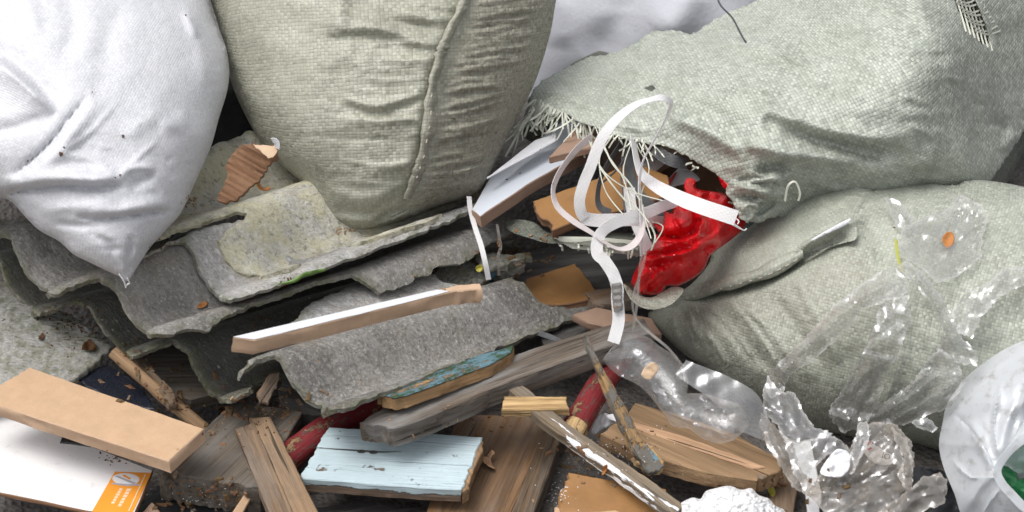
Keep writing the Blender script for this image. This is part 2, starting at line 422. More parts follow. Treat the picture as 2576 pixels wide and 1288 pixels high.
def ribbon(name, pts, w, mat, thick=.0007, n=8, cols=4, crum=0, curl=0, seed=2, fray=0, **kw):
    """strap along (u, v, d, angle): angle 0 faces the viewer, 90 edge-on"""
    P = smooth_poly([list(p) + [0] * (4 - len(p)) for p in pts], False, n)
    C = cp(P[:, 0], P[:, 1], P[:, 2]); t = np.gradient(C, axis=0); t /= np.linalg.norm(t, axis=1)[:, None]
    ph = np.cross(t, [0, 0, 1.0]); ph /= np.linalg.norm(ph, axis=1)[:, None] + 1e-9
    a = -np.radians(P[:, 3]); nv = np.cross(ph, t)
    sv = ph * np.cos(a)[:, None] + nv * np.sin(a)[:, None]; nn = np.cross(sv, t)
    nn[nn[:, 2] > 0] *= 1
    al = np.concatenate([[0], np.cumsum(np.linalg.norm(np.diff(C, axis=0), axis=1))])
    ww = (np.array([w(x / al[-1]) for x in al]) if callable(w) else np.full(len(al), w))
    x = np.linspace(-.5, .5, cols + 1); V = []; G = []
    for side in (0, 1):
        for i in range(len(C)):
            for k in x:
                z = curl * (1 - 4 * k * k) + (crum * crumple(np.array([al[i] * 2000]), np.array([k * ww[i] * 2000]), 45, seed)[0] if crum else 0)
                e = 0
                if fray and i == len(C) - 1: e = fray * hsh(np.array([int((k + .5) * 99)]), np.array([seed]), 3)[0]
                V.append(C[i] + sv[i] * k * ww[i] + nn[i] * (z - side * thick) - t[i] * e); G.append((al[i], k * ww[i], side * .001))
    c = cols + 1; R = len(C); F = []
    for i in range(R - 1):
        for k in range(cols):
            p = i * c + k; F.append((p, p + 1, p + c + 1, p + c)); q = R * c + p; F.append((q, q + c, q + c + 1, q + 1))
        for k in (0, cols):
            p = i * c + k; f = (p, p + c, R * c + p + c, R * c + p); F.append(f if k == 0 else f[::-1])
    for i in (0, R - 1):
        for k in range(cols):
            p = i * c + k; f = (p + 1, p, R * c + p, R * c + p + 1); F.append(f if i == 0 else f[::-1])
    return build(name, np.array(V), F, mat, np.array(G), sharp=30, **kw)

def tube(name, pts, r, mat, n=6, sides=8, cam=True, rough=0, seed=1, **kw):
    """round rod or thread; r a number or a function of 0..1"""
    P = smooth_poly([list(p) for p in pts], False, n) if len(pts) > 2 else np.linspace(pts[0], pts[1], 14)
    C = cp(P[:, 0], P[:, 1], P[:, 2]) if cam else P
    t = np.gradient(C, axis=0); t /= np.linalg.norm(t, axis=1)[:, None]
    a0 = np.array([.3, .2, 1.0]); s1 = np.cross(t, a0); s1 /= np.linalg.norm(s1, axis=1)[:, None]; s2 = np.cross(t, s1)
    al = np.concatenate([[0], np.cumsum(np.linalg.norm(np.diff(C, axis=0), axis=1))]); V = []; G = []; R = len(C)
    for i in range(R):
        rr = r(al[i] / al[-1]) if callable(r) else r
        for k in range(sides):
            th = 2 * math.pi * k / sides; q = rr * (1 + rough * vn(np.array([al[i] / .01]), np.array([k * 1.3]), seed)[0])
            V.append(C[i] + s1[i] * math.cos(th) * q + s2[i] * math.sin(th) * q); G.append((al[i], math.cos(th) * rr, math.sin(th) * rr))
    F = []
    for i in range(R - 1):
        for k in range(sides):
            j = (k + 1) % sides; F.append((i * sides + k, i * sides + j, (i + 1) * sides + j, (i + 1) * sides + k))
    F.append(tuple(range(sides))[::-1]); F.append(tuple((R - 1) * sides + k for k in range(sides)))
    return build(name, np.array(V), F, mat, np.array(G), cam=cam, sharp=50, **kw)

# ------------------------------------------------------------------ materials
class NT:
    def __init__(s, name):
        s.m = bpy.data.materials.new(name); s.m.use_nodes = True; s.t = s.m.node_tree; s.t.nodes.clear(); s._gc = None
        s.out = s.t.nodes.new('ShaderNodeOutputMaterial')
    def n(s, t, **kw):
        x = s.t.nodes.new(t)
        for k, v in kw.items(): setattr(x, k, v)
        return x
    def set(s, sock, v):
        if isinstance(v, bpy.types.NodeSocket): s.t.links.new(v, sock)
        elif isinstance(v, (tuple, list)) and sock.type == 'RGBA' and len(v) == 3: sock.default_value = (*v, 1)
        else: sock.default_value = v
    def gc(s):
        if s._gc is None: s._gc = s.n('ShaderNodeAttribute', attribute_name='gc').outputs['Vector']
        return s._gc
    def attr(s, name): return s.n('ShaderNodeAttribute', attribute_name=name).outputs['Fac']
    def math(s, op, a, b=None, c=None, clamp=False):
        x = s.n('ShaderNodeMath', operation=op, use_clamp=clamp); s.set(x.inputs[0], a)
        if b is not None: s.set(x.inputs[1], b)
        if c is not None: s.set(x.inputs[2], c)
        return x.outputs[0]
    def vmath(s, op, a, b):
        x = s.n('ShaderNodeVectorMath', operation=op); s.set(x.inputs[0], a); s.set(x.inputs[1], b); return x.outputs[0]
    def noise(s, scale, detail=4, rough=.55, vec=None, off=0, dist=0, col=False):
        v = vec or s.gc()
        if off: v = s.vmath('ADD', v, (off * 1.7, off * .9, off * 2.3))
        if isinstance(scale, (tuple, list)): v = s.vmath('MULTIPLY', v, scale); scale = 1.0
        x = s.n('ShaderNodeTexNoise'); s.set(x.inputs['Vector'], v); x.inputs['Scale'].default_value = scale
        x.inputs['Detail'].default_value = detail; x.inputs['Roughness'].default_value = rough; x.inputs['Distortion'].default_value = dist
        return x.outputs['Color' if col else 'Fac']
    def voro(s, scale, feature='F1', vec=None, out='Distance'):
        x = s.n('ShaderNodeTexVoronoi', feature=feature); s.set(x.inputs['Vector'], vec or s.gc()); x.inputs['Scale'].default_value = scale; return x.outputs[out]
    def ramp(s, f, lo, hi, a=0.0, b=1.0):
        x = s.n('ShaderNodeMapRange', clamp=True); s.set(x.inputs[0], f); x.inputs[1].default_value = lo; x.inputs[2].default_value = hi; x.inputs[3].default_value = a; x.inputs[4].default_value = b
        return x.outputs[0]
    def mix(s, f, a, b, mode='MIX'):
        x = s.n('ShaderNodeMix', data_type='RGBA', blend_type=mode); s.set(x.inputs[0], f); s.set(x.inputs[6], a); s.set(x.inputs[7], b); return x.outputs[2]
    def sep(s, v):
        x = s.n('ShaderNodeSeparateXYZ'); s.set(x.inputs[0], v); return x.outputs
    def bump(s, h, dist, strength=1.0, nrm_=None):
        x = s.n('ShaderNodeBump'); x.inputs['Strength'].default_value = strength; x.inputs['Distance'].default_value = dist; s.set(x.inputs['Height'], h)
        if nrm_ is not None: s.set(x.inputs['Normal'], nrm_)
        return x.outputs[0]
    def pbr(s, col, rough=.6, spec=.4, normal=None, sss=0, trans=None):
        p = s.n('ShaderNodeBsdfPrincipled'); s.set(p.inputs['Base Color'], col); s.set(p.inputs['Roughness'], rough); s.set(p.inputs['Specular IOR Level'], spec)
        if normal is not None: s.set(p.inputs['Normal'], normal)
        sh = p.outputs[0]
        if trans:
            t = s.n('ShaderNodeBsdfTranslucent'); s.set(t.inputs[0], col)
            if normal is not None: s.set(t.inputs['Normal'], normal)
            m = s.n('ShaderNodeMixShader'); m.inputs[0].default_value = trans; s.t.links.new(sh, m.inputs[1]); s.t.links.new(t.outputs[0], m.inputs[2]); sh = m.outputs[0]
        s.t.links.new(sh, s.out.inputs['Surface']); return s.m

def m_weave(name, col, dark, tilt=1.0, pitch=9, dirt=.35, dirtcol=(.16, .135, .10), bump=.00055, rough=.42, contrast=.16, lx=1.0, spec=.45, trans=.1, edge_dirt_shade=False, gap=.10):
    """woven plastic tape: over-and-under cells with their own tone and relief"""
    m = NT(name); g = m.gc()
    w = m.noise(9, 2, col=True); g2 = m.vmath('ADD', g, m.vmath('MULTIPLY', m.vmath('SUBTRACT', w, (.5, .5, .5)), (.010, .010, 0)))
    w2 = m.noise(70, 1, col=True); g2 = m.vmath('ADD', g2, m.vmath('MULTIPLY', m.vmath('SUBTRACT', w2, (.5, .5, .5)), (.0022, .0022, 0)))
    p = pitch * PX; q = m.vmath('MULTIPLY', g2, (1 / (p * lx), 1 / p, 0))
    cx, cy, _ = m.sep(q); ix = m.math('FLOOR', cx); iy = m.math('FLOOR', cy); fx = m.math('FRACT', cx); fy = m.math('FRACT', cy)
    par = m.math('ABSOLUTE', m.math('MODULO', m.math('ADD', ix, iy), 2.0))
    sx = m.math('SINE', m.math('MULTIPLY', fx, math.pi)); sy = m.math('SINE', m.math('MULTIPLY', fy, math.pi))
    flat = lambda a: m.math('POWER', a, .25)
    h1 = m.math('MULTIPLY', flat(sx), m.math('ADD', .45, m.math('MULTIPLY', sy, .55)))
    h2 = m.math('MULTIPLY', flat(sy), m.math('ADD', .45, m.math('MULTIPLY', sx, .55)))
    mx = m.n('ShaderNodeMix', data_type='FLOAT'); m.set(mx.inputs[0], par); m.set(mx.inputs[2], h1); m.set(mx.inputs[3], h2); H = mx.outputs[0]
    cmb = m.n('ShaderNodeCombineXYZ'); m.set(cmb.inputs[0], ix); m.set(cmb.inputs[1], iy)
    wn_ = m.n('ShaderNodeTexWhiteNoise'); m.set(wn_.inputs[0], cmb.outputs[0]); rnd = wn_.outputs['Value']
    tone = m.math('ADD', m.math('MULTIPLY', m.math('SUBTRACT', rnd, .5), contrast * 2), m.ramp(H, .05, .75, 1 - contrast * 2.2, 1.0))
    tone = m.math('MULTIPLY', tone, m.math('ADD', 1 - contrast * .35, m.math('MULTIPLY', par, contrast * .7)))
    c = m.mix(m.ramp(m.noise(14, 3), .35, .68), col, dark)
    t3 = m.n('ShaderNodeCombineXYZ')
    for k in range(3): m.set(t3.inputs[k], tone)
    c = m.mix(1.0, c, t3.outputs[0], 'MULTIPLY')
    c = m.mix(m.ramp(H, gap * .3, gap, .75, 0), c, tuple(x * .25 for x in dark))
    d1 = m.ramp(m.noise(16, 5, .65, off=3), .5, .78, 0, dirt); d2 = m.ramp(m.noise(190, 3, .7, off=5), .60, .72, 0, min(.9, dirt * 1.6))
    d = m.math('MAXIMUM', d1, m.math('MULTIPLY', d2, m.ramp(m.noise(22, 2, off=9), .42, .6)))
    if edge_dirt_shade:  # mask of dirt, and of painted hem shade on the lower sack
        e = m.attr('ed'); sp_ = m.ramp(m.noise(150, 4, .7, off=11), .40, .66)
        d = m.math('MAXIMUM', d, m.math('MULTIPLY', e, m.math('ADD', .32, m.math('MULTIPLY', sp_, .6))))
    c = m.mix(d, c, dirtcol)
    r2 = m.sep(wn_.outputs['Color'])
    tl = m.math('ADD', m.math('MULTIPLY', m.math('SUBTRACT', fx, .5), m.math('SUBTRACT', r2[0], .5)), m.math('MULTIPLY', m.math('SUBTRACT', fy, .5), m.math('SUBTRACT', r2[1], .5)))
    hh = m.math('ADD', m.math('MULTIPLY', H, .6), m.math('MULTIPLY', tl, tilt))
    b0 = m.bump(m.noise(30, 4, .55, off=7), .004, .5)
    b = m.bump(hh, bump, 1.0, b0)
    rg = m.math('ADD', rough, m.math('MULTIPLY', m.math('ADD', m.math('MULTIPLY', rnd, .3), d), .5), clamp=True)
    return m.pbr(c, rg, spec, b, trans=trans)

def m_asbestos(name, a=(.30, .29, .275), b=(.17, .165, .155), lichen=.0, lcol=(.36, .36, .22), pale=.25, brown=.0, edge=(.40, .39, .32), dimple=0):
    m = NT(name); g = m.gc()
    c = m.mix(m.ramp(m.noise(9, 5, .6, off=1), .36, .64), a, b)
    c = m.mix(m.ramp(m.noise(38, 6, .7), .42, .66, 0, .6), c, tuple(x * .72 for x in b))
    c = m.mix(m.ramp(m.noise((90, 130, 100), 5, .75, off=2), .50, .70, 0, pale + .25), c, tuple(min(.62, x * 1.65) for x in a))
    c = m.mix(m.ramp(m.noise(13, 4, .65, off=31), .48, .66, 0, .5), c, (a[0] * .72, a[1] * .64, a[2] * .52))
    c = m.mix(m.ramp(m.noise(260, 3, .75), .54, .68, 0, .5), c, tuple(min(.6, x * 1.8) for x in a))
    c = m.mix(m.ramp(m.noise(210, 3, .75, off=4), .56, .70, 0, .6), c, (.07, .065, .06))
    c = m.mix(m.ramp(m.voro(60, vec=m.vmath('ADD', g, (3, 1, 0))), .10, .05, 0, .55), c, (.55, .55, .52))
    if lichen:
        c = m.mix(m.math('MULTIPLY', m.ramp(m.noise(24, 6, .75, off=6), .44, .58), lichen), c, lcol)
        c = m.mix(m.ramp(m.noise(48, 6, .78, off=8), .53, .62, 0, lichen), c, (.58, .57, .50))
        c = m.mix(m.ramp(m.noise(130, 4, .78, off=18), .56, .66, 0, lichen), c, (.16, .155, .115))
        c = m.mix(m.ramp(m.noise(20, 5, .7, off=12), .60, .70, 0, lichen), c, (.13, .115, .06))
        c = m.mix(m.ramp(m.noise(30, 4, .7, off=22), .66, .72, 0, lichen * .6), c, (.30, .17, .08))
    if brown: c = m.mix(m.ramp(m.noise(18, 5, .7, off=14), .55, .7, 0, brown), c, (.09, .055, .03))
    e = m.attr('ed')
    c = m.mix(m.math('MULTIPLY', m.ramp(e, -.004, .0045, .9, 0), m.ramp(m.noise(150, 4, .7, off=15), .35, .6)), c, edge)
    c = m.mix(m.math('MULTIPLY', m.ramp(e, -.006, .014, .85, 0), m.ramp(m.noise(55, 4, .7, off=16), .46, .6)), c, (.12, .125, .065))
    h = m.math('ADD', m.math('MULTIPLY', m.noise(380, 4, .75), .9), m.math('ADD', m.math('MULTIPLY', m.voro(210), .55), m.math('ADD', m.noise(90, 5, .65), m.math('MULTIPLY', m.noise((120, 40, 40), 3, .6, off=5), .3))))
    if dimple:
        v = m.n('ShaderNodeTexVoronoi'); m.set(v.inputs['Vector'], m.vmath('MULTIPLY', g, (100, 165, 1))); v.inputs['Scale'].default_value = 1.0; v.inputs['Randomness'].default_value = .55
        h = m.math('ADD', m.math('MULTIPLY', h, .4), m.math('MULTIPLY', m.ramp(v.outputs['Distance'], .15, .5, 1, 0), dimple))
    return m.pbr(c, .9, .25, m.bump(h, .0028, .85))

def m_wood(name, a, b, grain=1.0, paint=None, thr=.5, paint2=None, thr2=.62, grey=0, end=None, endx=0, zbare=None, top_only=False, rough=.78, dirt=.3, fine=1.0, soft=.03, psc=26, streak=2.2, pf=.38):
    m = NT(name); x, y, z = m.sep(m.gc())
    G = (4.5 * grain, 105 * grain, 105 * grain)
    g1 = m.noise(G, 4, .6, dist=.6); g2 = m.noise((11, 460 * fine, 460 * fine), 3, .7, off=2); g3 = m.noise((1.6, 16, 16), 3, .6, off=4)
    c = m.mix(m.ramp(g1, .36, .62), a, tuple(k * .8 for k in b)); c = m.mix(m.ramp(g2, .5, .68, 0, .75), c, tuple(k * .35 for k in b))
    c = m.mix(m.ramp(g3, .4, .65, 0, .5), c, tuple(k * .8 for k in a))
    if grey: c = m.mix(m.ramp(m.noise((5, 30, 30), 5, .65, off=6), .42, .62, 0, grey), c, (.24, .235, .225))
    crack = m.ramp(m.noise((4, 130, 130), 2, .5, off=8), .655, .70); c = m.mix(m.math('MULTIPLY', crack, .5 if paint else .8), c, (.025, .02, .015))
    c = m.mix(m.ramp(m.noise(30, 5, .7, off=10), .52, .75, 0, dirt), c, (.06, .05, .042))
    h = m.math('ADD', m.math('MULTIPLY', g1, .7), m.math('SUBTRACT', m.math('MULTIPLY', g2, .45), m.math('MULTIPLY', crack, .4 if paint else 1.0))); rg = rough
    if paint:
        def mask(off, t, o):
            k = m.math('ADD', m.math('MULTIPLY', m.noise((psc * .5, psc * streak, psc * streak), 5, .7, off=off), 1 - pf), m.math('MULTIPLY', m.noise(psc * 3.2, 5, .75, off=off + 1), pf))
            k = m.ramp(k, t - soft * .5, t + soft * .5)
            return k
        pm = mask(20, 1 - thr, 0)
        if zbare is not None: pm = m.math('MULTIPLY', pm, m.ramp(m.math('ADD', z, m.math('MULTIPLY', m.math('SUBTRACT', m.noise(40, 4, .7, off=50), .5), .02)), zbare - .001, zbare + .001))
        if top_only: pm = m.math('MULTIPLY', pm, m.ramp(z, -.0030, -.0012))
        pc = m.mix(m.ramp(m.noise(34, 4, .6, off=30), .3, .7), paint, tuple(min(1, k * 1.1) for k in paint))
        pc = m.mix(m.ramp(m.noise((14, 200, 200), 3, .6, off=33), .58, .74, 0, .3), pc, tuple(k * .7 for k in paint))
        pc = m.mix(m.ramp(m.noise(120, 4, .7, off=36), .66, .72, 0, .8), pc, (.10, .085, .07))
        if paint2: pc = m.mix(mask(44, 1 - thr2, 0), pc, paint2)
        c = m.mix(pm, c, pc); h = m.math('ADD', h, m.math('MULTIPLY', pm, .8)); rg = m.mix(pm, (rough,) * 3, (.66,) * 3)
    if end: c = m.mix(m.ramp(m.math('ADD', x, m.math('MULTIPLY', m.noise(120, 3), .006)), endx + .010, endx + .003), c, m.mix(m.noise(260, 4, .7), end, tuple(k * .35 for k in end)))
    return m.pbr(c, rg, .3, m.bump(h, .0026, .9))

def m_mdf(name, col, top=None, spots=.3, rough=.8, stain=.4):
    m = NT(name)
    c = m.mix(m.ramp(m.noise(45, 5, .65), .35, .7), col, tuple(k * .86 for k in col)); c = m.mix(m.ramp(m.noise(520, 2, .7), .5, .75, 0, .35), c, tuple(k * .7 for k in col))
    c = m.mix(m.ramp(m.noise((30, 42, 40), 4, .6, off=3), .58, .68, 0, stain * .5), c, (col[0] * .92, col[1] * .74, col[2] * .55))
    c = m.mix(m.ramp(m.noise(150, 3, .7, off=5), .68, .74, 0, spots), c, (.12, .08, .05))
    return m.pbr(c, rough, .25, m.bump(m.math('ADD', m.noise(600, 3, .7), m.noise(60, 3, .6)), .0007, .6))
def m_white(name, col=(.74, .75, .77), rough=.35, dirt=.3, spec=.45, bump=.0004, fibre=0):
    m = NT(name)
    c = m.mix(m.ramp(m.noise(26, 4, .6), .4, .75, 0, .5), col, tuple(k * .9 for k in col)); c = m.mix(m.ramp(m.noise(70, 6, .75, off=3), .58, .72, 0, dirt), c, (.20, .18, .16))
    c = m.mix(m.ramp(m.noise((160, 420, 200), 3, .7, off=6), .68, .74, 0, dirt), c, (.30, .24, .17))
    return m.pbr(c, rough, spec, m.bump(m.noise(160, 4, .6), bump, .6))
def m_plain(name, col, rough=.6, spec=.4, var=.2, scale=60, bump=.0006):
    m = NT(name); c = m.mix(m.ramp(m.noise(scale, 5, .65), .3, .7), col, tuple(k * (1 - var) for k in col))
    c = m.mix(m.ramp(m.noise(scale * 4, 4, .7, off=3), .6, .75, 0, var), c, tuple(k * .5 for k in col))
    return m.pbr(c, rough, spec, m.bump(m.noise(scale * 5, 4, .65), bump, .7))
def m_strap(name, col=(.90, .89, .89), dia=True, dirt=.22, pitch=.0046):
    m = NT(name); x, y, z = m.sep(m.gc())
    a = m.math('ABSOLUTE', m.math('SINE', m.math('MULTIPLY', m.math('ADD', m.math('MULTIPLY', x, .62), y), math.pi / pitch)))
    b = m.math('ABSOLUTE', m.math('SINE', m.math('MULTIPLY', m.math('SUBTRACT', m.math('MULTIPLY', x, .62), y), math.pi / pitch)))
    h = m.math('MINIMUM', m.ramp(a, 0, .45), m.ramp(b, 0, .45))
    c = m.mix(m.ramp(h, 0, .8, .16, 0), col, tuple(k * .6 for k in col))
    c = m.mix(m.ramp(m.noise((25, 60, 60), 5, .7), .54, .76, 0, dirt), c, (.42, .38, .33)); c = m.mix(m.ramp(m.noise(260, 3, .7, off=3), .66, .72, 0, dirt), c, (.2, .18, .15))
    return m.pbr(c, .36, .45, m.bump(h, .0004, .7), trans=.42)
def m_film(name, tint=(.93, .93, .92), haze=.09, gloss=.5, rough=.05, dirt=.2, hazecol=(.78, .77, .75), bump=.0015):
    """clear film: lets light through, a shiny skin, a little milkiness and dust"""
    m = NT(name)
    nb = m.bump(m.math('ABSOLUTE', m.math('SUBTRACT', m.noise(34, 2, .5, dist=.8), .5)), bump, .8)
    tr = m.n('ShaderNodeBsdfTransparent'); m.set(tr.inputs[0], tint)
    gl = m.n('ShaderNodeBsdfGlossy'); m.set(gl.inputs['Color'], (.95, .96, 1)); gl.inputs['Roughness'].default_value = max(rough, .21); m.set(gl.inputs['Normal'], nb)
    df = m.n('ShaderNodeBsdfDiffuse'); dm = m.ramp(m.noise(50, 6, .75, off=4), .52, .72, 0, 1); m.set(df.inputs['Color'], m.mix(dm, hazecol, (.34, .30, .25)))
    tl = m.n('ShaderNodeBsdfTranslucent'); m.set(tl.inputs['Color'], hazecol)
    dt = m.n('ShaderNodeMixShader'); dt.inputs[0].default_value = .4; m.t.links.new(df.outputs[0], dt.inputs[1]); m.t.links.new(tl.outputs[0], dt.inputs[2])
    lw = m.n('ShaderNodeLayerWeight'); lw.inputs['Blend'].default_value = .35; m.set(lw.inputs['Normal'], nb)
    f = m.math('ADD', .075, m.math('MULTIPLY', m.math('POWER', lw.outputs['Facing'], 3.5), gloss), clamp=True); rim = m.attr('ed')
    hz = m.math('ADD', m.math('ADD', m.math('ADD', haze, m.math('MULTIPLY', rim, .22)), m.math('MULTIPLY', dm, dirt)), m.math('MULTIPLY', m.math('POWER', lw.outputs['Facing'], 3.0), .35), clamp=True)
    m1 = m.n('ShaderNodeMixShader'); m.set(m1.inputs[0], hz); m.t.links.new(tr.outputs[0], m1.inputs[1]); m.t.links.new(dt.outputs[0], m1.inputs[2])
    m2 = m.n('ShaderNodeMixShader'); m.set(m2.inputs[0], f); m.t.links.new(m1.outputs[0], m2.inputs[1]); m.t.links.new(gl.outputs[0], m2.inputs[2])
    m.t.links.new(m2.outputs[0], m.out.inputs['Surface']); return m.m
def m_redfilm():
    m = NT('red_film'); nb = m.bump(m.math('ABSOLUTE', m.math('SUBTRACT', m.noise(40, 2, .5, dist=1), .5)), .002, .6)
    c = m.mix(m.ramp(m.noise(16, 3), .35, .7), (.78, .014, .02), (.58, .008, .014))
    return m.pbr(c, .10, .7, nb, trans=.38)
def m_ground():
    m = NT('soil'); g = m.n('ShaderNodeTexCoord').outputs['Object']
    c = m.mix(m.ramp(m.noise(9, 6, .7, vec=g), .35, .65), (.19, .175, .165), (.10, .09, .082)); c = m.mix(m.ramp(m.noise(160, 4, .7, vec=g), .5, .7, 0, .6), c, (.06, .052, .046))
    c = m.mix(m.ramp(m.noise(90, 4, .8, vec=g, off=4), .62, .72, 0, .6), c, (.36, .34, .32))
    return m.pbr(c, .95, .15, m.bump(m.math('ADD', m.noise(120, 6, .7, vec=g), m.voro(130, vec=g)), .006, .9))
def m_carton(name, col=(.28, .155, .075), rough=.8):
    m = NT(name); c = m.mix(m.ramp(m.noise(35, 5, .65), .35, .7), col, tuple(k * .78 for k in col)); c = m.mix(m.ramp(m.noise((40, 900, 300), 2, .6, off=2), .5, .75, 0, .3), c, tuple(k * .6 for k in col))
    c = m.mix(m.ramp(m.noise(60, 5, .75, off=6), .62, .74, 0, .35), c, (.10, .06, .035))
    return m.pbr(c, rough, .25, m.bump(m.noise(300, 4, .7), .0006, .6))
def m_foam():
    m = NT('foam'); v = m.voro(150); c = m.mix(m.ramp(v, .2, .8, 0, .35), (.74, .74, .745), (.58, .58, .59))
    return m.pbr(c, .7, .3, m.bump(m.math('SUBTRACT', 1.0, v), .003, 1.0))

SAGE = (.415, .415, .34); SAGED = (.345, .345, .275)
M_W1 = m_weave('white_weave', (.65, .655, .68), (.61, .615, .645), tilt=.25, pitch=6.6, dirt=.04, contrast=.06, bump=.0006, rough=.5, lx=1.25, gap=.04, trans=.12, dirtcol=(.4, .38, .36))
M_W2 = m_weave('sage_weave', SAGE, SAGED, pitch=8.8, dirt=.28, edge_dirt_shade=True, contrast=.105, bump=.0008, lx=1.15, rough=.34, tilt=1.5)
M_W3 = m_weave('pale_sage_weave', (.44, .465, .405), (.37, .395, .335), pitch=9.4, dirt=.2, contrast=.17, bump=.0010, rough=.33, spec=.5)
M_W4 = m_weave('green_grey_weave', (.45, .47, .40), (.375, .395, .33), pitch=8.6, dirt=.3, dirtcol=(.17, .14, .10), edge_dirt_shade=True, contrast=.125, bump=.0009, rough=.35, tilt=1.5)
M_W5 = m_weave('blue_grey_weave', (.20, .22, .25), (.15, .165, .19), pitch=9, dirt=.25, contrast=.18)
M_TAPE = m_plain('weave_tape', (.58, .59, .50), .4, .45, .2, 40, .0003)
M_AS1 = m_asbestos('weathered_cement', (.30, .29, .272), (.15, .144, .134), edge=(.25, .245, .195))
M_AS2 = m_asbestos('lichen_cement', (.56, .54, .48), (.42, .41, .355), lichen=.7, lcol=(.52, .49, .33), pale=.5, edge=(.50,.46,.35))
M_AS3 = m_asbestos('pale_cement', (.42, .41, .39), (.30, .295, .285), pale=.5)
M_AS4 = m_asbestos('mossy_shade_cement', (.135, .132, .118), (.075, .074, .064), brown=.3, pale=0, edge=(.40, .39, .30))  # moss, with the darkness between stacked sheets put into the base colour
M_MDF = m_mdf('fibreboard', (.50, .335, .21)); M_MDF2 = m_mdf('fibreboard_edge', (.54, .37, .25), spots=.1, stain=.1); M_MDF3 = m_mdf('dusty_fibreboard', (.30, .20, .145))
M_LAM = m_white('white_laminate', (.61, .62, .645), .35, .12); M_LAM2 = m_white('spotted_laminate', (.56, .59, .64), .28, .3)
M_CARD = m_white('white_card', (.71, .70, .70), .55, .4)
M_BROWN = m_carton('brown_hardboard', (.285, .145, .05), .5); M_CARTON = m_carton('carton', (.21, .115, .065)); M_CARTONIN = m_carton('carton_liner', (.55, .40, .27))
M_STRAP = m_strap('white_strap'); M_STRAP2 = m_strap('grey_strap', (.13, .135, .14), dirt=.2); M_STRAP3 = m_strap('pink_dusty_strap', (.80, .74, .73), dirt=.4)
M_GREYBEAM = m_wood('grey_weathered_wood', (.17, .135, .105), (.085, .068, .054), grey=.75  , end=(.20, .125, .06), endx=13 * .37 - .003); M_DARKPLANK = m_wood('dark_weathered_wood', (.155, .125, .095), (.075, .06, .046), grey=.35, paint=(.30, .36, .33), thr=.36, psc=14, streak=5, zbare=-.003)
M_BROWNPLANK = m_wood('brown_worn_wood', (.23, .13, .062), (.145, .078, .036), dirt=.25, rough=.65, grey=.25); M_POST = m_wood('split_post_wood', (.25, .165, .10), (.155, .10, .062), grey=.35, grain=1.4)
M_BLUE = m_wood('pale_blue_paint', (.25, .175, .125), (.17, .12, .085), paint=(.43, .525, .555), thr=.595, paint2=(.09, .18, .10), thr2=.345, grey=.4, psc=22, streak=2.0, zbare=-.010)
M_TEAL = m_wood('blue_green_paint', (.38, .24, .12), (.26, .15, .07), paint=(.105, .185, .22), thr=.55, paint2=(.035, .07, .035), thr2=.50, top_only=True, soft=.05)
M_WHITEP = m_wood('flaking_white_paint', (.245, .185, .12), (.16, .12, .08), paint=(.72, .72, .73), thr=.475, grey=.3, psc=9, streak=3.2, soft=.012, pf=.12)
M_STICK = m_wood('blue_grey_stick', (.40, .255, .115), (.24, .15, .075), paint=(.125, .115, .10), thr=.54, paint2=(.13, .25, .32), thr2=.40, psc=13)
M_PALEW = m_wood('pale_fresh_wood', (.58, .40, .20), (.40, .25, .11), grain=1.8, dirt=.1); M_ORANGEW = m_wood('split_orange_wood', (.37, .24, .135), (.22, .135, .07), dirt=.2, grain=.9); M_SPLIT = m_wood('fresh_split', (.66, .42, .26), (.52, .30, .17), dirt=.05, grain=1.5)
M_BLACKW = m_wood('soot_grey_wood', (.075, .07, .066), (.038, .035, .033), grey=.25)
M_RED = m_wood('chipped_red_paint', (.33, .2, .11), (.2, .12, .06), paint=(.17, .016, .019), thr=.575, paint2=(.11, .055, .05), thr2=.45, psc=40, streak=1.3)
M_FILM = m_film('clear_film'); M_FILM2 = m_film('milky_film', (.86, .87, .88), haze=.7, gloss=.3, rough=.25, dirt=.06, hazecol=(.80, .82, .84), bump=.001); M_RED_F = m_redfilm()
M_DFILM = m_film('dusty_film', (.88, .86, .83), haze=.16, gloss=.5, dirt=.4, hazecol=(.60, .56, .50))
M_LEAFG = m_plain('green_leaf', (.16, .28, .07), .5, .4, .25, 90); M_LEAFY = m_plain('yellow_leaf', (.52, .46, .07), .5, .4, .2, 90); M_LEAFO = m_plain('orange_leaf', (.48, .20, .06), .6, .3, .3, 120); M_LEAFD = m_plain('dry_leaf', (.52, .32, .19), .7, .3, .4, 120); M_LEAFB = m_plain('brown_leaf', (.13, .065, .03), .8, .2, .4, 160)
M_CHIP = m_wood('wood_chip', (.42, .28, .16), (.28, .18, .1)); M_DARK = m_plain('black_plastic', (.022, .023, .026), .45, .4, .3, 30, .002); M_NAVY = m_plain('navy_film', (.018, .021, .034), .3, .5, .4, 30, .003)
M_WIRE = m_plain('dark_wire', (.05, .05, .055), .4, .5); M_STEEL = m_plain('steel', (.20, .19, .175), .42, .6, .35, 220, .0012); M_RUST = m_plain('rust', (.36, .15, .03), .8, .3)
M_ORANGE = m_plain('orange_print', (.78, .30, .035), .4, .4, .08, 40, .0001); M_CREAM = m_plain('pale_print', (.80, .62, .42), .5, .3, .2, 90, .0001); M_GREYP = m_plain('grey_print', (.42, .40, .42), .5, .3, .2, 60, .0001)
M_GREEN = m_plain('green_plastic', (.01, .22, .06), .2, .6, .35, 30, .002); M_YELLOW = m_plain('yellow_tape', (.50, .52, .12), .4, .4, .2, 60); M_PAPER = m_plain('white_paper', (.74, .74, .76), .6, .3, .12, 50, .0008); M_INK = m_plain('black_print', (.04, .04, .05), .5, .3); M_INKR = m_plain('red_print', (.6, .04, .05), .5, .3)
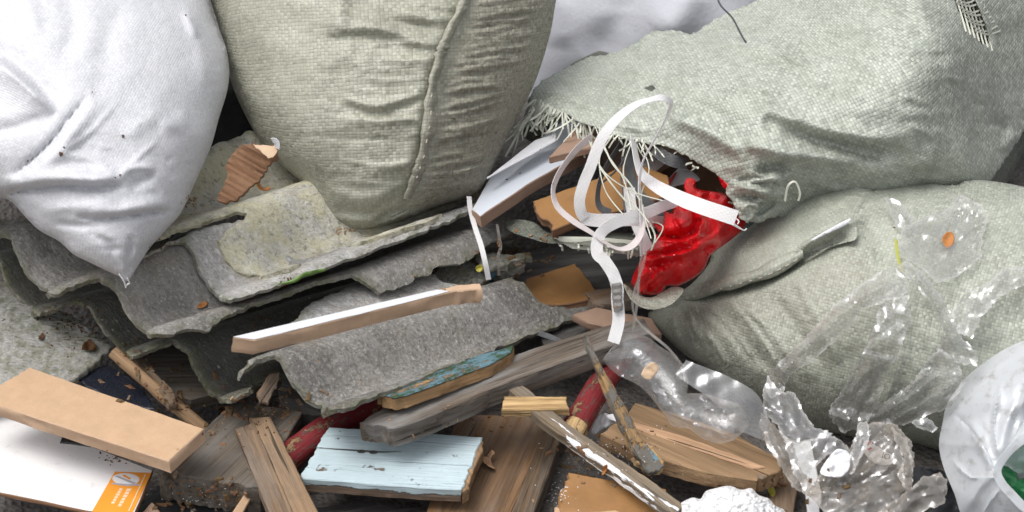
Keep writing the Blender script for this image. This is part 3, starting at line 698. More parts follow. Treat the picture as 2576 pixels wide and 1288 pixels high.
M_FOAM = m_foam(); M_GROUND = m_ground(); M_THREAD = m_plain('thread', (.46, .42, .35), .7, .3); M_BACK = m_white('grey_fleece', (.50, .51, .55), .7, .12, .2, .0016)
M_INSUL = m_plain('fibrous_filler', (.27, .20, .14), .95, .1, .5, 260, .004); M_PEACH = m_plain('peach_skin', (.62, .36, .24), .7, .3, .35, 80)

# ------------------------------------------------------------------ ground: one sheet to the horizon, a low rise of soil under the heap
def make_ground():
    xs = np.concatenate([[-200, -40, -8, -3], np.arange(-1.5, 1.51, .02), [3, 8, 40, 200]]); ys = np.concatenate([[-200, -40, -8, -3, -1.5], np.arange(-.7, 1.6, .02), [3, 8, 40, 200]])
    X, Y = np.meshgrid(xs, ys); near = np.exp(-(np.maximum(np.abs(X) - 1.3, 0) / .5) ** 2)
    Z = .10 * np.clip((Y + .02) / .35, 0, 1) ** 2 * near + (.010 * fbm(X / .12, Y / .12, 3) + .004 * fbm(X / .03, Y / .03, 5)) * near - .004
    V = np.stack([X.ravel(), Y.ravel(), Z.ravel()], 1); nx = len(xs); F = []
    for j in range(len(ys) - 1):
        for i in range(nx - 1): F.append((j * nx + i, j * nx + i + 1, (j + 1) * nx + i + 1, (j + 1) * nx + i))
    build('ground', V, F, M_GROUND, V, cam=False, kind='structure', sharp=None)
make_ground()

# ------------------------------------------------------------------ corrugated cement sheets
C4 = Corr((430, 859), 2.25, es=(240, -110, -120)); C3 = Corr((245, 692), 2.205, es=(240, -110, -120), et=(780, 335, 480), det=(0, -95, 0)); C2 = Corr((432, 600), 2.243, es=(225, -118, -120), et=(780, 300, 480), A=.022); C1 = Corr((600, 520), 2.285, es=(250, -125, -120), et=(780, 285, 480), A=.026); C7 = Corr((692, 894), 2.172, es=(225, -92, -120), et=(780, 245, 480), A=.024)
G_SH = 'broken corrugated cement sheets stacked in the heap'
sheet('corrugated_sheet', C4, [(-140, 560), (-60, 590), (0, 660), (20, 715), (45, 745), (70, 768), (100, 781), (150, 766), (195, 751), (222, 765), (245, 800), (270, 840), (300, 874), (335, 893), (390, 877), (435, 859), (470, 885), (492, 924), (505, 954), (530, 984), (560, 1000), (592, 1002), (620, 984), (640, 965), (760, 925), (900, 850), (1060, 780), (1200, 700), (1330, 640), (1250, 560), (900, 620), (560, 690), (250, 640)], M_AS4, seed=4, label='mossy shade-darkened corrugated sheet with a full wavy end, under the upper wavy sheet', cat='roof sheet', group=G_SH)
sheet('corrugated_sheet', C3, [(-160, 540), (-60, 560), (0, 588), (30, 602), (50, 644), (75, 700), (100, 722), (135, 735), (200, 709), (250, 694), (280, 712), (310, 762), (340, 807), (380, 841), (425, 838), (480, 824), (505, 822), (525, 826), (560, 800), (600, 775), (690, 740), (775, 710), (840, 692), (880, 682), (905, 692), (935, 718), (962, 736), (985, 728), (1040, 705), (1090, 680), (1140, 668), (1185, 648), (1230, 615), (1262, 598), (1300, 580), (1310, 560), (1240, 530), (1000, 540), (700, 600), (400, 560), (150, 560)], M_AS1, seed=3, label='grey corrugated sheet with a white sack tip resting on its wavy end', cat='roof sheet', group=G_SH)
sheet('corrugated_sheet', C2, [(330, 655), (395, 622), (432, 601), (465, 608), (488, 635), (508, 682), (530, 716), (552, 742), (580, 751), (640, 738), (712, 712), (760, 690), (900, 640), (1060, 580), (1200, 520), (1150, 440), (900, 520), (700, 540), (500, 570)], M_AS3, seed=2, thick=.006, label='pale smooth grey corrugated sheet under the lichen covered sheet', cat='roof sheet', group=G_SH)
sheet('corrugated_sheet', C1, [(330, 640), (400, 600), (470, 570), (540, 545), (600, 527), (626, 530), (625, 545), (590, 560), (556, 585), (546, 600), (552, 622), (570, 650), (592, 674), (625, 693), (660, 691), (720, 672), (800, 641), (900, 609), (1000, 580), (1080, 552), (1136, 525), (1230, 470), (1130, 300), (900, 300), (780, 330), (620, 330), (500, 380), (400, 450), (330, 560)], M_AS2, seed=1, label='yellowish lichen covered corrugated sheet holding up the seamed green sack', cat='roof sheet', group=G_SH)
sheet('corrugated_sheet', C7, [(598, 946), (612, 928), (640, 906), (668, 896), (692, 894), (712, 905), (725, 930), (742, 962), (768, 998), (800, 1018), (830, 1026), (872, 1020), (960, 984), (1060, 945), (1200, 890), (1340, 838), (1430, 803), (1500, 772), (1508, 764), (1490, 761), (1440, 772), (1400, 768), (1360, 752), (1335, 725), (1318, 704), (1280, 694), (1240, 696), (1190, 715), (1050, 760), (900, 805), (760, 850), (660, 882), (625, 905)], M_AS1, seed=7, label='broken grey corrugated piece lying lowest, white edged strip resting across it', cat='roof sheet', group=G_SH)
C5 = Corr((900, 735), 2.285, es=(300, -120, -190), A=.010)
sheet('cement_fragment', C5, [(735, 808), (760, 775), (800, 755), (860, 728), (930, 700), (1010, 690), (1085, 680), (1112, 706), (1150, 715), (1060, 790), (900, 850), (760, 870)], M_AS3, seed=11, label='pale rough cement fragment behind the long white faced strip', cat='cement fragment')
board('cement_fragment', [(1085, 690), (1120, 655), (1165, 640), (1200, 668), (1230, 700), (1180, 735), (1110, 725)], m_asbestos('dark_cement', (.12, .118, .115), (.07, .07, .068)), 2.36, .012, n=tiltn(.1, .3), rough=.003, label='small dark cement fragment beside the yellow round leaf', cat='cement fragment')
board('cement_fragment', [(1205, 668), (1200, 640), (1240, 632), (1290, 640), (1335, 634), (1338, 645), (1300, 655), (1262, 668)], M_AS1, 2.36, .011, n=tiltn(0, .15), rough=.003, label='flat broken cement sliver lying by the thin curled strap', cat='cement fragment')
board('cement_fragment', [(1225, 690), (1250, 665), (1315, 655), (1322, 664), (1290, 684)], M_AS3, 2.40, .012, n=tiltn(0, .1), rough=.003, seed=8, label='thin cement chip wedged below the flat broken sliver', cat='cement fragment')
# dimpled flat sheet
def dimples():
    m = m_asbestos('dimpled_cement', (.36, .355, .35), (.26, .255, .25), pale=.2, brown=.3, dimple=.5)
    return m
px8 = [(-120, 700), (0, 700), (60, 725), (120, 770), (180, 790), (240, 840), (285, 872), (270, 890), (235, 915), (205, 935), (180, 958), (140, 960), (60, 985), (-40, 1010), (-160, 1010)]
def bumps8(p): return .0016 * np.maximum(0, np.sin(p[:, 0] / .0125 * math.pi)) * np.maximum(0, np.sin(p[:, 1] / .0085 * math.pi + np.floor(p[:, 0] / .0125) * 1.6))
board('cement_sheet', px8, dimples(), 2.31, .011, n=tiltn(.1, .15), sp=.0042, rough=.003, groove=bumps8, warp=.003, sharp=60, label='dimpled light grey flat sheet under the wavy sheets, specked with brown leaf bits', cat='roof sheet')

# ------------------------------------------------------------------ wood and boards in front
panel = board('card_panel', [(-60, 1040), (10, 1046), (150, 1090), (385, 1183), (372, 1215), (335, 1300), (220, 1286), (60, 1252), (-60, 1228)], M_CARD, 2.175, .006, n=tiltn(.03, .0), rough=.0006, side_mat=M_CARTON, seed=5, label='white coated panel with an orange printed corner under the long tan board', cat='panel')
NP = tiltn(.03, .0); RP = np.array([(-60, 1040), (10, 1046), (150, 1090), (385, 1183), (372, 1215), (335, 1300), (220, 1286), (60, 1252), (-60, 1228)], float).mean(0); RP = (RP[0], RP[1])
def decal(name, px, mat, lift, **kw): return board(name, px, mat, 2.175, .0003, n=NP, ref=RP, bev=.00005, lift=lift, parent=panel, **kw)
decal('orange_label', [(289, 1187), (381, 1190), (333, 1292), (231, 1288)], M_ORANGE, .0004)
a = np.linspace(0, 2 * np.pi, 28)[:-1]
decal('logo_oval', np.stack([317 + 34 * np.cos(a) + 3 * np.sin(a), 1206 + 14.5 * np.sin(a)], 1), M_PAPER, .0007)
decal('print_stroke', [(288, 1199), (296, 1198), (342, 1216), (334, 1219)], M_GREYP, .001)
decal('print_stroke', [(308, 1197), (314, 1196), (330, 1205), (326, 1208), (318, 1203), (312, 1201)], M_ORANGE, .001)
decal('print_line', [(364.5, 1194), (367.5, 1194), (325.5, 1286), (322.5, 1286)], M_CREAM, .0007)
r = random.Random(4)
for x0, y0, x1, y1 in ((306, 1228, 283, 1268), (326, 1229, 300, 1275)):
    for k in range(6):
        f0, f1 = k / 6 + .02, (k + 1) / 6 - .02; w = r.uniform(3.5, 5.5)
        decal('print_letter', [(x0 + (x1 - x0) * f0 - w, y0 + (y1 - y0) * f0), (x0 + (x1 - x0) * f0 + w, y0 + (y1 - y0) * f0 + 1), (x0 + (x1 - x0) * f1 + w, y0 + (y1 - y0) * f1 + 1), (x0 + (x1 - x0) * f1 - w, y0 + (y1 - y0) * f1)], M_CREAM, .0007)
decal('print_smear', [(280, 1215), (320, 1219), (350, 1218), (352, 1222), (318, 1224), (282, 1219)], M_GREYP, .0008)
board('fibreboard_plank', [(75, 923), (513, 1078), (425, 1160), (-60, 1002)][0:4], M_MDF, 2.14, .019, n=tiltn(-.02, .05), rough=[.0006, .0006, .0006, .003], side_mat=M_MDF2, seed=6, label='long plain tan fibreboard plank lying over the white panel', cat='board')
board('dark_plank', [(590, 1010), (760, 1035), (650, 1225), (395, 1188)], M_DARKPLANK, 2.19, .046, n=tiltn(.0, .05), along=(0, 3), rough=[.001, .001, .003, .001], warp=.0025, seed=7, sp=.007, label='dark weathered plank with ragged end and flecks of blue paint under the grooved batten', cat='plank')
gb = board('grooved_batten', [(588, 1081), (612, 1072), (640, 1060), (758, 1335), (697, 1335)], M_POST, 2.140, .020, n=tiltn(-.05, .1), along=(0, 4), rough=[.002, .001, .0006, .001, .0006], sp=.006, seed=8, label='stepped grooved wooden batten standing against the pale blue board', cat='batten')
board('raised_rail', [(626, 1051), (680, 1047), (824, 1335), (758, 1335)], m_wood('tan_rail_wood', (.33, .215, .125), (.21, .135, .08), grey=.2, grain=1.3), 2.131, .028, n=tiltn(-.05, .1), along=(0, 3), rough=[.001, .0006, .001, .0006], sp=.006, seed=48, parent=gb)
sl = board('wood_sliver', [(700, 1240), (745, 1262), (800, 1290), (790, 1310), (715, 1300)], M_PALEW, 2.115, .004, n=tiltn(.2, .1), rough=.003, seed=14, label='torn pale veneer sliver on the foot of the grooved batten', cat='wood piece')
board('pale_batten', [(636, 1212), (650, 1222), (600, 1310), (570, 1310)], M_MDF, 2.13, .02, n=tiltn(.4, .2), seed=15, label='tan strip edge leaning under the grooved batten', cat='batten')
board('blue_board', [(828, 1074), (920, 1080), (1085, 1090), (1213, 1098), (1196, 1145), (1165, 1225), (1160, 1232), (980, 1222), (762, 1204), (757, 1198), (790, 1140)], M_BLUE, 2.165, .021, n=tiltn(.02, .08), along=(0, 3), rough=[.0006, .0006, .0006, .0015, .002, .001, .001, .0008, .001, .0025, .0025], warp=.001, sp=.007, seed=9, label='short thick board with chipped pale blue paint and ragged sawn ends', cat='board')
bb = bpy.data.objects['blue_board']; NBB = tiltn(.02, .08); RBB = tuple(np.mean([(828, 1074), (920, 1080), (1085, 1090), (1213, 1098), (1196, 1145), (1165, 1225), (1160, 1232), (980, 1222), (762, 1204), (757, 1198), (790, 1140)], 0))
board('broken_edge', [(1208, 1097), (1217, 1108), (1216, 1125), (1190, 1185), (1180, 1225), (1162, 1236), (1166, 1205), (1192, 1140)], M_ORANGEW, 2.165, .020, n=NBB, ref=RBB, lift=-.002, rough=.0015, sp=.005, seed=49, parent=bb)
for u, v in ((909, 1137), (939, 1139)): board('knot_hole', np.stack([u + 11 * np.cos(a), v + 4 * np.sin(a)], 1), M_BLACKW, 2.165, .0006, n=NBB, ref=RBB, lift=.0014, bev=.0001, parent=bb)
board('crack', [(775, 1126), (900, 1133), (960, 1137), (1010, 1138), (960, 1140), (900, 1136)], M_BLACKW, 2.165, .0006, n=NBB, ref=RBB, lift=.0013, bev=.0001, parent=bb)
board('brown_plank', [(1150, 1040), (1425, 1052), (1395, 1120), (1300, 1330), (1060, 1330)], M_BROWNPLANK, 2.22, .03, n=tiltn(.03, .03), along=(1, 3), rough=.001, seed=10, sp=.008, label='wide worn brown plank with a dry curled leaf on it', cat='plank')
board('plank_edging', [(1376, 1060), (1428, 1050), (1395, 1150), (1330, 1330), (1270, 1330)], M_STICK if False else m_wood('stained_edge_wood', (.15, .10, .06), (.08, .055, .035), paint=(.03, .075, .07), thr=.36, grey=.3), 2.205, .03, n=tiltn(.05, .03), along=(1, 3), rough=.001, seed=12, sp=.008, label='narrow dark rail with teal stains along the worn brown plank', cat='rail')
board('grey_beam', [(905, 1062), (960, 1027), (1150, 950), (1330, 880), (1530, 818), (1620, 800), (1640, 835), (1555, 862), (1400, 915), (1220, 985), (1060, 1055), (990, 1078)], M_GREYBEAM, 2.195, .028, n=tiltn(-.06, .03), along=(1, 4), rough=[.003, .001, .001, .001, .001, .001, .001, .001, .001, .001, .001, .003], warp=.002, sp=.008, seed=13, label='long thick grey weathered beam with a brown cut end resting on the blue board', cat='beam')
board('painted_batten', [(945, 985), (1060, 950), (1200, 894), (1292, 868), (1284, 886), (1235, 915), (1100, 965), (1025, 992), (985, 1000)], M_TEAL, 2.168, .018, n=tiltn(-.08, -.12), along=(0, 3), rough=[.001, .001, .001, .001, .001, .001, .001, .003, .003], sp=.006, seed=16, label='split batten with blue and green paint squeezed under the broken corrugated piece', cat='batten')
board('pale_block', [(1268, 996), (1425, 997), (1432, 1028), (1262, 1032)], M_PALEW, 2.165, .013, n=tiltn(.0, .25), rough=[.0006, .002, .0006, .002], seed=17, sp=.006, label='short fresh pale wood block under the white flaked stick', cat='wood block')
board('white_flaked_stick', [(1210, 942), (1236, 926), (1262, 930), (1330, 978), (1420, 1058), (1520, 1128), (1620, 1195), (1712, 1262), (1716, 1278), (1700, 1290), (1680, 1284), (1585, 1215), (1470, 1135), (1365, 1060), (1285, 985), (1250, 955)], M_WHITEP, 2.13, .014, n=tiltn(.05, .15), along=(3, 6), rough=.0009, sp=.006, seed=18, label='long thin curved stick with flaking white paint lying across the heap', cat='stick')
board('split_plank', [(1566, 1052), (1598, 1012), (1700, 1040), (1850, 1090), (1968, 1155), (1966, 1180), (1905, 1208), (1788, 1190), (1640, 1150), (1510, 1090)], M_ORANGEW, 2.18, .022, n=tiltn(.02, .05), along=(2, 4), rough=[.0015, .0006, .0006, .0015, .002, .002, .0006, .0006, .0006, .002], warp=.0012, sp=.007, seed=19, label='split orange brown plank with ragged ends below the crumpled clear film', cat='plank')
RS = tuple(np.mean([(1566, 1052), (1598, 1012), (1700, 1040), (1850, 1090), (1968, 1155), (1966, 1180), (1905, 1208), (1788, 1190), (1640, 1150), (1510, 1090)], 0))
board('fresh_split', [(1562, 1064), (1590, 1062), (1720, 1098), (1850, 1146), (1925, 1178), (1890, 1180), (1780, 1142), (1640, 1094)], M_SPLIT, 2.18, .003, n=tiltn(.02, .05), ref=RS, lift=.0018, along=(1, 3), rough=.0012, sp=.006, seed=20, parent=bpy.data.objects['split_plank'], label='pinkish freshly split groove')
stick = board('broken_stick', [(1473, 838), (1479, 846), (1520, 930), (1568, 1010), (1612, 1100), (1662, 1158), (1674, 1172), (1660, 1186), (1635, 1188), (1606, 1150), (1570, 1080), (1530, 985), (1494, 900)], M_STICK, 2.14, .014, n=nrm([.25, .45, -.86]), along=(2, 4), rough=[.0005, .0008, .0008, .0008, .0008, .002, .003, .003, .002, .0008, .0008, .0008, .0008], sp=.005, seed=21, label='pointed broken stick with blue grey paint and yellow broken end', cat='stick')
board('broken_end', [(1596, 1148), (1640, 1120), (1673, 1165), (1665, 1184), (1640, 1192), (1618, 1172)], M_PALEW, 2.132, .012, n=nrm([.25, .45, -.86]), rough=.003, sp=.004, seed=22, parent=stick)
def redrod(p, r, **kw): return tube('red_rod', p, r, M_RED, sides=14, rough=.04, cat='rod', group='red painted wooden rods', **kw)
redrod([(715, 1160, 2.19), (790, 1100, 2.215), (880, 1045, 2.255), (990, 985, 2.30)], .0175, label='round red painted rod poking out beside the grooved batten')
rr_ = redrod([(1448, 1075, 2.185), (1478, 1020, 2.21), (1512, 965, 2.245), (1560, 900, 2.29)], .0165, label='round red painted rod with broken end behind the white flaked stick')
tube('rod_end', [(1452, 1068, 2.18), (1436, 1096, 2.17)], .0155, M_PALEW, sides=12, rough=.16, parent=rr_)
# strips and hardboard
def strip(name, px, mat_top, d0, thick, n, rough, seed, side, label, cat):
    b = board(name, px, side, d0, thick, n=n, rough=rough, seed=seed, label=label, cat=cat)
    board('white_facing', px, mat_top, d0, .0006, n=n, rough=rough, seed=seed, lift=.0007, bev=.0001, parent=b); return b
PW = [(586, 848), (1150, 717), (1209, 713), (1213, 728), (1140, 733), (640, 856)]; RW = tuple(np.mean(PW, 0)); NW = tiltn(.16, .0)
wf = board('white_edged_strip', PW, M_MDF2, 2.118, .0205, n=NW, rough=[.0003, .002, .003, .002, .0003, .0003], seed=23, label='long narrow fibreboard strip with white face lying across the corrugated piece', cat='strip')
board('white_facing', [(587, 848), (1074, 735), (1100, 729), (1131, 733), (1100, 742), (640, 855)], M_LAM, 2.118, .0006, n=NW, ref=RW, rough=[.0002, .0006, .001, .001, .0002, .0002], lift=.0007, bev=.0001, seed=23, parent=wf)
NB = tiltn(-.12, -.06)
b = board('white_faced_board', [(1186, 528), (1235, 440), (1290, 400), (1420, 300), (1520, 318), (1490, 372), (1330, 462), (1208, 545)], M_LAM2, 2.40, .017, n=NB, rough=.0006, side_mat=M_MDF3, seed=24, label='wide white faced fibreboard board sticking out beside the seamed green sack', cat='board')
board('tan_board', [(1380, 395), (1400, 372), (1470, 300), (1560, 330), (1500, 365)], M_MDF3, 2.375, .01, n=NB, rough=.0015, seed=25, label='dusty tan offcut lying on the wide white faced board', cat='board')
board('tan_board', [(1500, 365), (1600, 320), (1720, 380), (1620, 440), (1540, 460)], M_MDF3, 2.45, .012, n=tiltn(-.2, .1), rough=.0015, seed=26, label='dusty tan offcut deep in the torn sack mouth behind the thin cords', cat='board')
board('white_faced_board', [(1225, 447), (1245, 430), (1345, 352), (1400, 335), (1398, 352), (1330, 390)], M_PAPER, 2.385, .003, n=NB, seed=27, rough=.0006, label='thin white slat lying along the rear of the wide white faced board', cat='strip')
board('hardboard_offcut', [(1340, 505), (1500, 450), (1585, 405), (1680, 440), (1690, 490), (1560, 530), (1440, 560), (1390, 580), (1385, 560), (1352, 538)], M_BROWN, 2.325, .014, n=tiltn(-.1, .25), rough=[.0008, .0008, .0008, .001, .001, .0008, .0008, .003, .003, .003], sp=.006, warp=.002, seed=28, side_mat=M_CARTON, label='brown hardboard offcut with torn scuffed end inside the torn sack', cat='hardboard')
board('hardboard_offcut', [(1325, 700), (1445, 662), (1470, 690), (1497, 726), (1500, 750), (1430, 765), (1380, 768), (1330, 760), (1310, 735)], M_BROWN, 2.395, .012, n=tiltn(-.08, .15), rough=[.0006, .002, .002, .0006, .001, .001, .001, .001, .001], seed=29, side_mat=M_CARTON, label='flat brown hardboard piece behind the end of the broken corrugated piece', cat='hardboard')
board('hardboard_offcut', [(1430, 1190), (1675, 1232), (1678, 1252), (1668, 1310), (1405, 1310), (1410, 1240), (1432, 1205)], M_BROWN, 2.105, .006, n=nrm([.03, .55, -.83]), rough=[.0008, .001, .001, .001, .001, .003, .003], sp=.007, warp=.004, seed=30, label='curled brown hardboard piece with torn edge beside the white foam', cat='hardboard')
board('tan_board', [(1395, 1275), (1500, 1268), (1600, 1300), (1590, 1330), (1390, 1330)], M_MDF, 2.085, .012, rough=.0015, seed=31, label='corner of a tan fibreboard piece under the curled brown hardboard', cat='board')
board('black_beam', [(1200, 690), (1290, 640), (1420, 615), (1600, 610), (1700, 640), (1640, 720), (1495, 735), (1330, 740)], M_BLACKW, 2.445, .03, n=tiltn(0, .05), rough=.001, warp=.002, along=(1, 3), seed=32, label='sooty dark beam behind the flat brown hardboard piece', cat='beam')
board('plank_end', [(1470, 735), (1500, 728), (1600, 705), (1620, 745), (1560, 760), (1502, 765)], M_POST, 2.375, .02, n=tiltn(0, .1), rough=.002, seed=33, label='grey brown plank end under the buckled strap', cat='plank')
board('tan_board', [(1440, 790), (1500, 772), (1640, 800), (1665, 840), (1600, 840), (1480, 812)], M_MDF3, 2.335, .012, n=tiltn(.05, .1), rough=.001, seed=34, label='dusty pink fibreboard piece under the buckled strap and beam', cat='board')
board('dark_plank', [(1360, 850), (1460, 808), (1560, 800), (1620, 830), (1480, 862), (1380, 890)], M_BLACKW, 2.36, .02, rough=.001, seed=35, label='dark plank lying behind the long grey weathered beam', cat='plank')
board('dark_plank', [(330, 900), (420, 862), (560, 900), (560, 985), (480, 1005), (410, 990)], M_DARKPLANK, 2.30, .02, n=tiltn(.1, .15), along=(0, 2), rough=.0015, seed=36, label='dark plank in the gap under the wavy sheet ends', cat='plank')
tube('thin_pole', [(285, 885, 2.235), (400, 985, 2.225), (520, 1085, 2.22)], .0085, M_STICK if False else M_ORANGEW, sides=10, rough=.1, label='thin yellow brown pole in the gap under the wavy sheets', cat='pole')
board('filler_strip', [(318, 880), (345, 885), (440, 985), (445, 1012), (425, 1015)], M_INSUL, 2.23, .012, n=tiltn(.1, .1), rough=.003, seed=37, label='crumbly fibrous filler strip stuck along the thin pole', cat='filler strip')
board('navy_sheet', [(190, 950), (270, 915), (360, 980), (390, 1030), (280, 1010)], M_NAVY, 2.27, .002, rough=.002, seed=38, label='dusty navy plastic sheet in the gap by the thin pole', cat='plastic sheet')
board('white_cardboard', [(180, 960), (300, 1000), (430, 1060), (450, 1090), (250, 1040)], M_CARD, 2.255, .004, rough=.001, seed=39, label='dirty white panel behind the tan fibreboard plank', cat='panel')
board('black_offcut', [(170, 1060), (240, 1080), (230, 1122), (150, 1112)], M_DARK, 2.172, .003, rough=.001, seed=40, label='black scrap between the tan plank and white panel', cat='scrap')
board('grey_block', [(715, 935), (790, 955), (880, 1010), (840, 1045), (720, 1040), (700, 990)], M_BLACKW, 2.26, .03, n=tiltn(0, .3), rough=.002, seed=41, label='sooty grey block in the hollow under the broken corrugated piece', cat='block')
board('dark_plank', [(700, 1290), (900, 1262), (1160, 1290), (1150, 1350), (700, 1350)], M_BLACKW, 2.16, .02, rough=.001, seed=42, label='dark plank under the front of the pale blue board', cat='plank')
board('black_film', [(320, 1290), (400, 1215), (480, 1230), (640, 1270), (650, 1340), (330, 1340)], M_DARK, 2.165, .002, rough=.002, warp=.01, sp=.006, seed=43, label='crumpled black plastic beneath the dark weathered plank', cat='plastic sheet')
board('tan_board', [(340, 1300), (380, 1262), (402, 1285), (395, 1330), (340, 1330)], M_MDF3, 2.13, .012, rough=.002, seed=44, label='small tan corner piece beside the white panel', cat='board')
board('dark_plank', [(1940, 1180), (1985, 1170), (2010, 1205), (1990, 1330), (1920, 1330)], M_POST, 2.17, .02, along=(1, 3), rough=.001, seed=45, label='grey brown plank end between the foam and clear film', cat='plank')
board('paint_chip', [(1205, 655), (1238, 648), (1245, 690), (1218, 705)], m_wood('blue_chip', (.2, .15, .1), (.1, .08, .06), paint=(.12, .26, .36), thr=.6), 2.385, .01, n=tiltn(0, .5), rough=.001, seed=46, label='blue painted wood scrap behind the thin curled strap', cat='wood piece')
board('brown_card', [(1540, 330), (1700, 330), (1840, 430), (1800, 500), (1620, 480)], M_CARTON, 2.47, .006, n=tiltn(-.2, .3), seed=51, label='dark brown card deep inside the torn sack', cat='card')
board('tan_board', [(1800, 470), (1960, 440), (1980, 480), (1820, 505)], M_CARTON, 2.40, .006, seed=47, label='brown card strip behind the red plastic bag', cat='card')
# white foam
fo = [(1690, 1310), (1705, 1272), (1740, 1252), (1762, 1255), (1775, 1236), (1800, 1228), (1835, 1222), (1865, 1232), (1890, 1228), (1908, 1245), (1935, 1255), (1950, 1272), (1975, 1285), (1985, 1320), (1900, 1380), (1750, 1380)]
pillow('foam_chunk', fo, M_FOAM, 2.12, .05, noise=((12, .003), (6, .0028)), sp=4.5, pw=.6, seed=50, smooth_n=4, label='broken white polystyrene foam lump with bead surface', cat='foam')

# ------------------------------------------------------------------ sacks
rs = np.random.RandomState(11)
# white sack
wo_ = [(-420, 300), (-300, -150), (0, -300), (300, -280), (480, -130), (522, -20), (538, 40), (556, 85), (571, 130), (577, 185), (570, 235), (550, 300), (532, 365), (503, 432), (478, 488), (452, 540), (416, 580), (378, 622), (345, 672), (322, 706), (300, 695), (262, 678), (225, 660), (185, 640), (150, 608), (100, 580), (66, 548), (22, 503), (-20, 505), (-80, 500), (-250, 450)]
SW = [([(225, 240), (175, 297), (120, 366), (30, 445)], 15, -.019, 'c'), ([(240, 250), (195, 310), (140, 385), (60, 450)], 26, .013), ([(300, 120), (235, 230)], 30, -.005),
      ([(-40, 505), (30, 487), (80, 478), (160, 470), (240, 473), (312, 466)], 14, -.030, 'c'), ([(0, 470), (80, 458), (160, 450), (240, 452), (330, 440)], 24, .020),
      ([(190, 545), (260, 552), (330, 543), (440, 530)], 10, -.017, 'c'), ([(180, 530), (300, 530), (430, 512)], 20, .011), ([(130, 560), (200, 568), (260, 566)], 9, -.006), ([(100, 530), (180, 520), (300, 500)], 14, .005),
      ([(-60, 130), (0, 150), (70, 205), (142, 278)], 18, .022, 's'), ([(0, 160), (140, 282)], 8, .008), ([(-40, 330), (40, 320), (140, 285)], 16, -.006),
      ([(465, 30), (480, 60), (497, 95)], 10, .008), ([(460, 10), (500, 100), (520, 220)], 22, .006), ([(150, -40), (190, 60), (150, 160)], 26, -.006), ([(310, 0), (270, 100), (240, 180)], 30, -.006), ([(60, -40), (95, 90)], 22, .006),
      ([(150, 390), (230, 400), (290, 440)], 12, .005), ([(310, 345), (360, 310), (410, 260)], 20, .004), ([(300, 440), (350, 420), (390, 428)], 10, .007), ([(330, 468), (390, 440)], 10, -.006), ([(400, 320), (480, 300)], 22, .004),
      ([(318, 706), (300, 660), (270, 610), (220, 580)], 9, -.006), ([(320, 700), (330, 640), (330, 590)], 8, -.006), ([(318, 700), (350, 640), (390, 590)], 8, -.005), ([(315, 690), (290, 630)], 8, .005), ([(320, 690), (345, 625)], 8, .005),
      ([(155, 385), (230, 330), (300, 250)], 6, .003), ([(300, 440), (400, 350)], 7, .003)]
for k in range(34):
    u = rs.uniform(60, 480); v = rs.uniform(300, 640); a = rs.uniform(-.7, .5); L = rs.uniform(25, 80); SW.append(([(u, v), (u + L * math.cos(a), v + L * math.sin(a))], rs.uniform(4, 9), rs.uniform(-.003, .003), 'c'))
WS, DW = pillow('white_sack', wo_, M_W1, 2.335, .20, tilt=(.00003, -.00040), ref=(250, 250), S=SW, rot=-28, seed=61, noise=((170, .0035), (34, .0005)), label='bulging white woven plastic sack narrowing to a tip on the wavy sheet', cat='sack')
# brown tears in the white sack
def torn_spot(u, v, w, D, par, seed):
    a = np.linspace(0, 2 * np.pi, 9)[:-1]; rr = np.random.RandomState(seed); p = np.stack([u + w * np.cos(a) * rr.uniform(.6, 1.1, 8), v + w * 1.2 * np.sin(a) * rr.uniform(.6, 1.1, 8)], 1)
    dd = float(D(u, v)[0]) - .004
    shell('tear', p, M_LEAFB, lambda x, y: dd + 0 * x, sp=3, thick=.001, parent=par, smooth_n=3)
for k, (u, v, w) in enumerate([(153, 387, 5.5), (309, 342, 4), (302, 440, 2.8), (290, 447, 2.2), (70, 405, 2.2), (232, 231, 2), (467, 38, 2.5), (161, 370, 2.4)]): torn_spot(u, v, w, DW, WS, k)
for pts in ([(300, 690, 2.135), (312, 708, 2.14), (316, 722, 2.145)], [(320, 700, 2.14), (326, 712, 2.145), (320, 716, 2.146), (316, 724, 2.15)]): tube('loose_thread', pts, .0008, M_PAPER, parent=WS)

